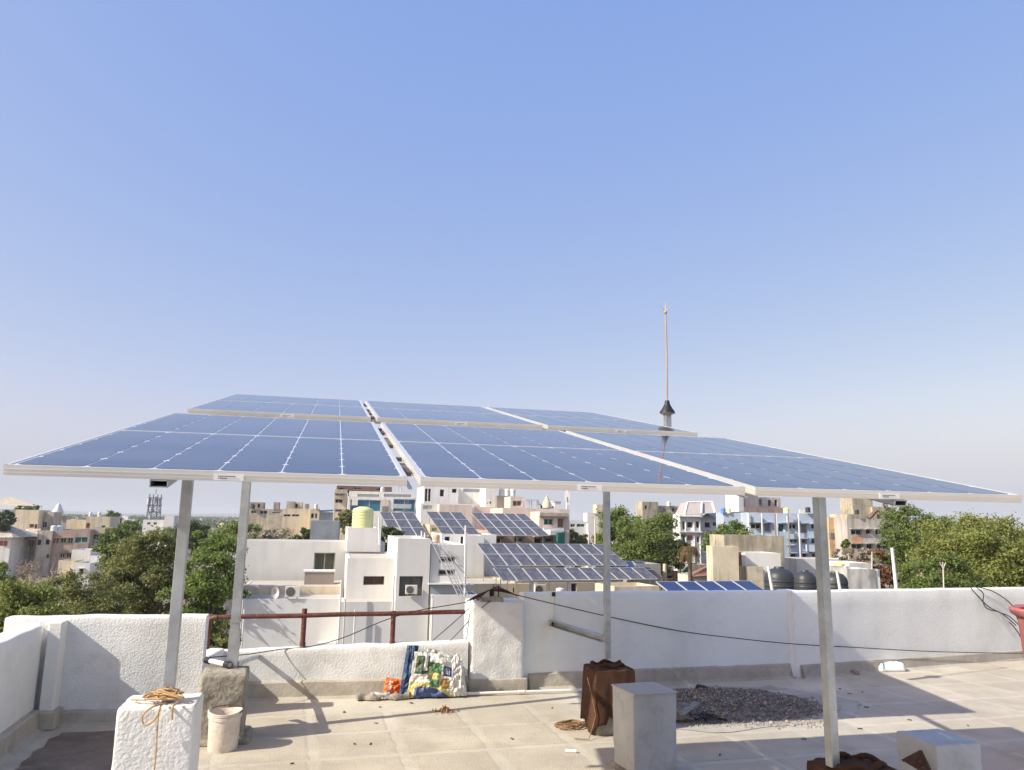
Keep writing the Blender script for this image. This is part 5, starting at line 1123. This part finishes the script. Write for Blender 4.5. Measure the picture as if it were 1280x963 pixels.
B.vol(1059, 1122, 649, None, 88, 8, mat('town_grey_beige', (.50, .46, .41), .9, .2, .3, streak=.4), [(1063.5, 1077.5, 662, 669), (1082, 1089, 662, 668), (1094, 1103, 662, 669), (1064, 1079, 680, 687), (1083, 1091, 680, 687), (1096, 1112, 680, 687)], shade=True)
B.bx('stained_panel', 1064, 1078, 670, 679, mat('orange_stain', (.55, .32, .18), .9, .3, 1), .03, .05)
B.vol(1066, 1091, 618, 650, 90, 5, c_conc, par=.2); B.vol(1091, 1120, 634, 650, 90, 5, c_conc, [(1096, 1102, 642, 649, c_brown), (1107, 1112, 634, 639)], par=.3); B.vol(1059, 1077, 643, 650, 88.5, 3, c_beige, par=.2)
for x in (1104, 1108, 1115): B.bx('roof_stub', x, x+1.2, 630, 636, c_dark, 0, .3)
m_ = MB(); m_.tube([at(1086, 648, 87.5), at(1096, 637, 87.5)], .25, 5); m_.build('stair_rail', c_brown, B.T)
pole('leaning_white_pole', 'thick white leaning pole in front of the right trees', 1121, 742, 1115, 685, 30, .06, c_white)
pole('antenna_pole', 'thin pole with three prongs in front of the big right tree', 1180, 742, 1179, 711, 26, .02, c_frame, extra=((-.1, .2), (0, .22), (.1, .2)))
pole('thin_pole', 'thin pole rising above the streaked low wall', 1090, 712, 1090, 690, 36, .025, c_frame)
pole('utility_pole', 'concrete utility pole right of the ornate white building base', 831, 730, 831, 705, 60, .14, c_cream)
pole('lamp_post', 'curved pale lamp post left of the big centre tree', 744, 682, 744, 647, 66, .06, c_cream, 'lamp post', extra=((-.6, .1),))
pole('lamp_post', 'second thin post left of the curved lamp post', 736, 682, 736, 664, 66, .05, c_cream, 'lamp post')

# ---- distant town
rr = random.Random(21); protos = []
for k in range(6):
    m_ = MB(); w_, d_, h_ = rr.uniform(8, 14), rr.uniform(8, 12), rr.uniform(5, 9)
    for (x0, y0, ww, dd, z0, z1) in ((-w_/2, -d_/2, w_, d_, 0, h_), (-w_/2+1, -d_/4, w_*.35, d_*.4, h_, h_+2.4)): m_.box(V(x0, y0, z0), V(ww, 0, 0), V(0, dd, 0), V(0, 0, z1-z0))
    for f in range(int(h_//3)):
        for q in range(int(w_//3)): m_.box(V(-w_/2+1+q*3, -d_/2-.02, f*3+1), V(1.4, 0, 0), V(0, .05, 0), V(0, 0, 1.3), 1)
    me = bpy.data.meshes.new('distant_house'); me.from_pydata(m_.v, [], m_.f); 
    for m in ((c_white, c_cream, c_pale, c_grey, c_beige, c_white)[k], c_glass): me.materials.append(m)
    me.polygons.foreach_set('material_index', m_.m); protos.append(me)
for k in range(150):
    Y = 190*(1700/190)**(rr.random()); x = rr.uniform(-.72, .72)*Y
    o = bpy.data.objects.new('distant_house', protos[rr.randrange(6)]); COL.objects.link(o); o.location = (x, Y, G); o.rotation_euler.z = rr.uniform(-.3, .5); s_ = rr.uniform(.7, 1.1); o.scale = (s_, s_, s_*rr.uniform(.7, 1.0))
    tag(o, 'tiny pale flat roofed house in the hazy distance near the horizon', 'house', 'distant houses towards the horizon')

# ================================================================== TREES
def leafmat(name, c, c2, yel=None):
    m = bpy.data.materials.new(name); m.use_nodes = True; n = m.node_tree.nodes; l = m.node_tree.links; b = n['Principled BSDF']; b.inputs['Roughness'].default_value = .55; b.inputs['Specular IOR Level'].default_value = .3
    g = n.new('ShaderNodeNewGeometry'); cr_ = n.new('ShaderNodeValToRGB'); e = cr_.color_ramp.elements; e[0].color = (*c, 1); e[1].color = (*c2, 1)
    if yel: x = cr_.color_ramp.elements.new(.97); x.color = (*yel, 1); e[1].position = .88
    tc = n.new('ShaderNodeTexCoord'); no = n.new('ShaderNodeTexNoise'); no.inputs['Scale'].default_value = .9; no.inputs['Detail'].default_value = 2; l.new(tc.outputs['Object'], no.inputs['Vector'])
    mx = n.new('ShaderNodeMath'); mx.operation = 'MULTIPLY_ADD'; mx.inputs[1].default_value = .6; l.new(g.outputs['Random Per Island'], mx.inputs[0])
    m5 = n.new('ShaderNodeMath'); m5.operation = 'MULTIPLY'; m5.inputs[1].default_value = .62; l.new(no.outputs['Fac'], m5.inputs[0]); l.new(m5.outputs[0], mx.inputs[2])
    l.new(mx.outputs[0], cr_.inputs[0]); l.new(cr_.outputs[0], b.inputs['Base Color'])
    tr = n.new('ShaderNodeBsdfTranslucent'); l.new(cr_.outputs[0], tr.inputs['Color']); ms = n.new('ShaderNodeMixShader'); ms.inputs[0].default_value = .42; o = n['Material Output']; l.new(b.outputs[0], ms.inputs[1]); l.new(tr.outputs[0], ms.inputs[2]); l.new(ms.outputs[0], o.inputs['Surface'])
    return m
lf = dict(
    green=leafmat('leaf_mid_green', (.08, .12, .025), (.22, .28, .075)), olive=leafmat('leaf_olive', (.09, .125, .028), (.24, .29, .08), (.26, .26, .09)),
    bright=leafmat('leaf_bright_green', (.08, .135, .025), (.25, .32, .08)), yellow=leafmat('leaf_yellow_green', (.10, .14, .024), (.26, .33, .07), (.31, .33, .09)),
    dark=leafmat('leaf_dark_green', (.03, .055, .015), (.10, .14, .045)), brown=leafmat('leaf_brown', (.10, .07, .035), (.21, .16, .09), (.28, .12, .06)), pale=leafmat('leaf_pale', (.12, .16, .06), (.32, .32, .18), (.50, .42, .33)))
m_bark = mat('bark', (.13, .10, .075), .95, .3, 3)
m_dry = mat('dry_twig', (.38, .30, .24), .95, .3, 3)
def crown_mesh(name, n, cl, leaf, rx, rz, seed, mtl, flat=.6, dens=.28):
    g = np.random.default_rng(seed)
    cl = int(cl*3.2)
    d = g.normal(size=(cl, 3)); d /= np.linalg.norm(d, axis=1)[:, None]; rad = g.uniform(.12, 1, cl)**.42
    lump = np.array([1+.30*noise.noise(Vector((a_*1.6+seed, b_*1.6, c_*1.6))) for a_, b_, c_ in d])
    cen = d*(rad*lump*.88)[:, None]*np.array([rx, rx, rz])
    cr_ = dens*.62*g.uniform(.5, 1.3, cl)*min(rx, rz*1.3)
    idx = g.integers(0, cl, n); u = g.normal(size=(n, 3)); u /= np.linalg.norm(u, axis=1)[:, None]; rr_ = cr_[idx]*np.abs(g.normal(.75, .38, n))
    P = cen[idx]+u*rr_[:, None]*np.array([1.25, 1.25, .72])
    nn = u*.7+g.normal(size=(n, 3))*.6+np.array([0, 0, .35]); nn /= np.linalg.norm(nn, axis=1)[:, None]
    a = np.cross(nn, g.normal(size=(n, 3))); a /= np.linalg.norm(a, axis=1)[:, None]; b = np.cross(nn, a); s = leaf*g.uniform(.55, 1.3, n)[:, None]
    v = np.stack([P+a*s, P+b*s*flat, P-a*s, P-b*s*flat], 1).reshape(-1, 3)
    me = bpy.data.meshes.new(name); me.vertices.add(4*n); me.vertices.foreach_set('co', v.astype(np.float32).ravel()); me.loops.add(4*n); me.loops.foreach_set('vertex_index', np.arange(4*n, dtype=np.int32))
    me.polygons.add(n); me.polygons.foreach_set('loop_start', np.arange(0, 4*n, 4, dtype=np.int32)); me.update(calc_edges=True); me.materials.append(mtl); return me, cen
def tree(name, label, px, yt, yb, Y, hw, kind, n=6000, leaf=.12, seed=1, group=None, cl=None, dens=.28):
    """crown spans yt..yb and +-hw pixels round px at distance Y"""
    a, b = at(px, yt, Y), at(px, yb, Y); rz = (a[2]-b[2])/2; rx = hw/FPX*Y; c = V((a[0]+b[0])/2, Y, (a[2]+b[2])/2)
    t = thing(name, label, 'tree', (c[0], c[1], G), group); cl = cl or max(14, int(34*(rx/3)))
    me, cen = crown_mesh('crown', n, cl, leaf, rx, rz, seed, lf[kind], dens=dens); o = bpy.data.objects.new('crown', me); COL.objects.link(o); o.parent = t; o.location = (0, 0, c[2]-G)
    m_ = MB(); r0 = max(.12, rx*.06); base = V(c[0], c[1], G); fork = V(c[0]+rx*.05, c[1], c[2]-rz*.65); 
    if fork[2] < G+.8: fork[2] = G+.8
    m_.tube([base, (base+fork)/2+V(rx*.04, 0, 0), fork], [r0*1.3, r0, r0*.8], 8)
    g = random.Random(seed)
    for k in range(min(14, len(cen))):
        e = cen[k]+c; mid = (fork+e)/2+V(0, 0, -.1*rz); m_.tube([fork, mid, e], [r0*.6, r0*.35, r0*.12], 6)
    m_.build('trunk', m_bark, t); return t
TR = [
 ('leafy_tree', 'olive green tree with brownish patches directly left of the left front post', 180, 656, 800, 44, 62, 'olive', 40000, .085, 3),
 ('leafy_tree', 'fresh green tree between the left front post and the left rear post', 262, 655, 800, 42, 46, 'bright', 30000, .085, 4),
 ('leafy_tree', 'dark green tree low behind the rough left parapet, under the dry tree', 102, 706, 815, 38, 58, 'olive', 24000, .07, 5),
 ('leafy_tree', 'yellow green tree in the left corner behind the parapet', 18, 718, 840, 30, 58, 'yellow', 28000, .06, 6),
 ('leafy_tree', 'dull green tree rising behind the left corner tree', 8, 696, 790, 48, 34, 'green', 12000, .11, 7),
 ('leafy_tree', 'mid green tree standing behind the olive tree on the left', 150, 655, 720, 75, 30, 'green', 9000, .15, 8),
 ('leafy_tree', 'dark round tree peeking over the left tree line by the first post', 240, 648, 690, 105, 24, 'dark', 6000, .2, 9),
 ('leafy_tree', 'broad green tree over the left rear post', 300, 646, 700, 90, 30, 'green', 7000, .18, 10),
 ('flowering_tree', 'pale green flowering tree behind the flat white wall', 340, 655, 720, 66, 34, 'pale', 12000, .12, 11),
 ('leafy_tree', 'darker green tree right of the flowering tree', 381, 657, 700, 64, 20, 'dark', 8000, .12, 12),
 ('leafy_tree', 'green tree with light tips left of the flowering tree', 306, 664, 720, 60, 24, 'bright', 9000, .12, 13),
 ('leafy_tree', 'olive tree behind the yellow water tank', 437, 634, 672, 82, 18, 'olive', 6000, .14, 14),
 ('leafy_tree', 'low dark bushy tree below the leftmost far solar array', 487, 656, 690, 60, 20, 'dark', 6000, .12, 15),
 ('leafy_tree', 'dark tree at the far left skyline', 4, 636, 668, 140, 14, 'dark', 3500, .22, 16),
 ('leafy_tree', 'light green round tree on the skyline behind the cream top house', 139, 637, 668, 175, 13, 'green', 3500, .24, 17),
 ('leafy_tree', 'small green tree above the far left roof pavilion', 33, 629, 650, 190, 15, 'green', 2500, .25, 18),
 ('leafy_tree', 'low green tree among the distant roofs left of the tower', 160, 650, 668, 150, 14, 'green', 2600, .22, 38),
 ('leafy_tree', 'bright green left half of the big tree behind the right rear post', 776, 626, 730, 76, 38, 'bright', 28000, .12, 19),
 ('leafy_tree', 'large dull green tree behind the long solar array, right of the post', 812, 636, 740, 70, 46, 'green', 34000, .11, 20),
 ('leafy_tree', 'small round brown green bush left of the big centre tree', 718, 662, 690, 96, 24, 'olive', 7000, .14, 21),
 ('leafy_tree', 'yellow green tree in front of the blue flats', 912, 651, 712, 62, 34, 'bright', 16000, .11, 22),
 ('leafy_tree', 'bright green tree overlapping the grey beige flats', 1148, 625, 745, 52, 56, 'green', 38000, .085, 23),
 ('leafy_tree', 'huge yellow green tree filling the right edge', 1236, 629, 790, 40, 88, 'yellow', 60000, .075, 24),
 ('leafy_tree', 'green tree low in front of the huge right tree', 1172, 680, 800, 36, 48, 'green', 24000, .065, 25),
 ('leafy_tree', 'reddish brown dry bushy tree behind the leaning white pole', 1100, 680, 800, 46, 27, 'brown', 9000, .085, 26),
 ('leafy_tree', 'brown and green mixed tree right of the leaning pole', 1138, 690, 800, 44, 26, 'olive', 8000, .085, 27),
 ('conical_tree', 'small bright conical tree in front of the cream and orange flats', 1057, 672, 690, 60, 5, 'bright', 1800, .08, 28),
 ('leafy_tree', 'dark green tree between the ornate building and the centre tree', 849, 664, 715, 64, 14, 'dark', 5000, .11, 29),
 ('leafy_tree', 'green tree at the far right edge beyond the frame', 1330, 650, 760, 45, 60, 'green', 12000, .1, 30),
 ('leafy_tree', 'olive tree low behind the pipe railing gap', 268, 765, 860, 26, 30, 'olive', 9000, .07, 31),
]
for a in TR: tree(*a)
# white dry bush above the black tanks
t = tree('dry_bush', 'whitish dry bush above the black water tanks', 1068, 682, 712, 50, 26, 'pale', 3500, .08, 33, dens=.2)
# bare tree
def bare(name, label, px, yb, yt, Y, spread, seed, m=m_dry, cat='tree'):
    g = random.Random(seed); a, b = at(px, yb, Y), at(px, yt, Y); t = thing(name, label, cat, (a[0], a[1], G)); H = b[2]-a[2]
    m1 = MB(); m1.tube([V(a[0], a[1], G), V(a[0]+.2, a[1], a[2])], [.22, .15], 8); m1.build('trunk', m, t); m_ = MB()
    def br(p, d, L, r, dep):
        q = p; pts = [p]
        for k in range(4):
            d = d+V(g.gauss(0, .22), g.gauss(0, .22), g.gauss(.02, .15)); d /= np.linalg.norm(d); q = q+d*L/4; pts.append(q)
        m_.tube(pts, [r*(1-.15*k) for k in range(5)], 5 if dep < 2 else 3, cap=False)
        if dep < 4:
            for k in range(g.choice((2, 3, 3))): nd = d+V(g.gauss(0, .75)*spread, g.gauss(0, .6), g.gauss(0, .45)); nd /= np.linalg.norm(nd); br(pts[g.choice((2, 3, 4))], nd, L*g.uniform(.6, .8), r*.55, dep+1)
    for k in range(6): br(V(a[0]+.2, a[1], a[2]), V(g.gauss(0, .9)*spread, g.gauss(0, .5), g.uniform(.3, 1)), H*.48, .06, 0)
    m_.build('branches', m, t)
bare('bare_tree', 'leafless pale brown tree with curling branches in front of the old apartments', 52, 745, 700, 40, 1.3, 3)
bare('bare_tree', 'small leafless twiggy tree left of the big bare one', 36, 720, 692, 44, .9, 5)
bare('bare_tree', 'grey leafless shrub standing among the right trees', 1150, 735, 690, 38, .8, 7)
# palm with dry fronds
t = thing('palm_tree', 'drooping palm with dry brown fronds right of the big centre tree', 'palm tree', V(at(862, 700, 60)[0], 60, G)); c_ = at(862, 690, 60)
m_ = MB(); m_.tube([V(c_[0], 60, G), c_], [.2, .15], 8); m_.build('trunk', m_bark, t); g = random.Random(4)
for k in range(16):
    a = 2*math.pi*k/16; L = g.uniform(.8, 1.3); m_ = MB(); pts = [c_+V(math.cos(a)*L*f, math.sin(a)*L*f*.6, .7*math.sin(f*2.6)-f*f*1.1) for f in np.linspace(0, 1, 8)]
    for i in range(7):
        p, q = pts[i], pts[i+1]; w_ = .28*math.sin(math.pi*(i+1)/8.5)+.03; s_ = V(-math.sin(a), math.cos(a), 0)
        for e in (-1, 1):
            for j in range(3): f = j/3; r_ = p+(q-p)*f; m_.add([r_, r_+(q-p)*.22, r_+s_*e*w_+(q-p)*.5-V(0, 0, .12)], [(0, 1, 2)])
    m_.build('frond', lf['brown'] if k % 3 else lf['green'], t)

# small trees among the houses of the middle distance
sm_ = [crown_mesh('crown', 1500, 16, .22, 3.2, 2.4, 70+k, lf[('green', 'dark', 'olive', 'bright')[k]])[0] for k in range(4)]
tm = MB(); tm.tube([V(0, 0, 0), V(.1, 0, 2.5), V(0, .1, 4.6)], [.25, .18, .1], 6); tmo = tm.build('trunk', m_bark); tmm = tmo.data; bpy.data.objects.remove(tmo)
g = random.Random(77)
for k in range(110):
    Y = g.uniform(95, 300)**1.0; x = g.uniform(-.72, .72)*Y; 
    if -.42 < x/Y < .66 and Y < 125: continue
    if Y < 180 and x/Y < -.30: continue
    t = thing('small_tree', 'small green tree standing among the houses of the middle distance', 'tree', (x, Y, G), 'small trees among the distant houses'); s_ = g.uniform(.8, 1.35); t.scale = (s_*1.1, s_*1.1, s_); t.rotation_euler.z = g.uniform(0, 6)
    o = bpy.data.objects.new('crown', sm_[k % 4]); COL.objects.link(o); o.parent = t; o.location = (0, 0, 5.6); o = bpy.data.objects.new('trunk', tmm); COL.objects.link(o); o.parent = t
# distant canopy up to the horizon, one mass
protos = [crown_mesh('far_crown', 420, 12, .7, 4.5, 2.6, 50+k, lf['dark' if k % 2 else 'green'])[0] for k in range(2)]
g = np.random.default_rng(5); n = 60000
Yc = 240*(2600/240)**g.random(n); Xc = g.uniform(-.8, .8, n)*Yc; nz = np.array([noise.noise(Vector((x*.012, y*.006, 0))) for x, y in zip(Xc, Yc)]); keep = nz > -.12; Yc, Xc = Yc[keep], Xc[keep]; n = len(Yc)
P = np.stack([Xc, Yc, G+g.uniform(2.0, 6.6, n)-np.clip(140-Yc, 0, 20)*.1], 1); s = (.25+Yc*.0013)[:, None]
nn = g.normal(size=(n, 3))+np.array([0, -.3, .6]); nn /= np.linalg.norm(nn, axis=1)[:, None]; a = np.cross(nn, g.normal(size=(n, 3))); a /= np.linalg.norm(a, axis=1)[:, None]; b = np.cross(nn, a)
v = np.stack([P+a*s, P+b*s, P-a*s, P-b*s], 1).reshape(-1, 3)
me = bpy.data.meshes.new('distant_canopy'); me.vertices.add(4*n); me.vertices.foreach_set('co', v.astype(np.float32).ravel()); me.loops.add(4*n); me.loops.foreach_set('vertex_index', np.arange(4*n, dtype=np.int32)); me.polygons.add(n); me.polygons.foreach_set('loop_start', np.arange(0, 4*n, 4, dtype=np.int32)); me.update(calc_edges=True); me.materials.append(lf['dark'])
o = bpy.data.objects.new('distant_canopy', me); COL.objects.link(o); tag(o, 'dense tree canopy between the distant houses reaching the horizon', 'trees', kind='stuff')
for p_ in protos: bpy.data.meshes.remove(p_)

# ================================================================== THE AIR
mb = MB(); mb.box(V(-8600, -60, G-1.2), V(17200, 0, 0), V(0, 8400, 0), V(0, 0, 75)); hz = mb.build('haze', [])
hm = bpy.data.materials.new('haze'); hm.use_nodes = True; hn = hm.node_tree; hn.nodes.remove(hn.nodes['Principled BSDF']); pv = hn.nodes.new('ShaderNodeVolumePrincipled')
pv.inputs['Density'].default_value = .00022; pv.inputs['Color'].default_value = (.86, .90, .97, 1); hn.links.new(pv.outputs[0], hn.nodes['Material Output'].inputs['Volume'])
hz.data.materials.append(hm); tag(hz, 'thin pale haze lying over the whole town', 'haze', kind='stuff')
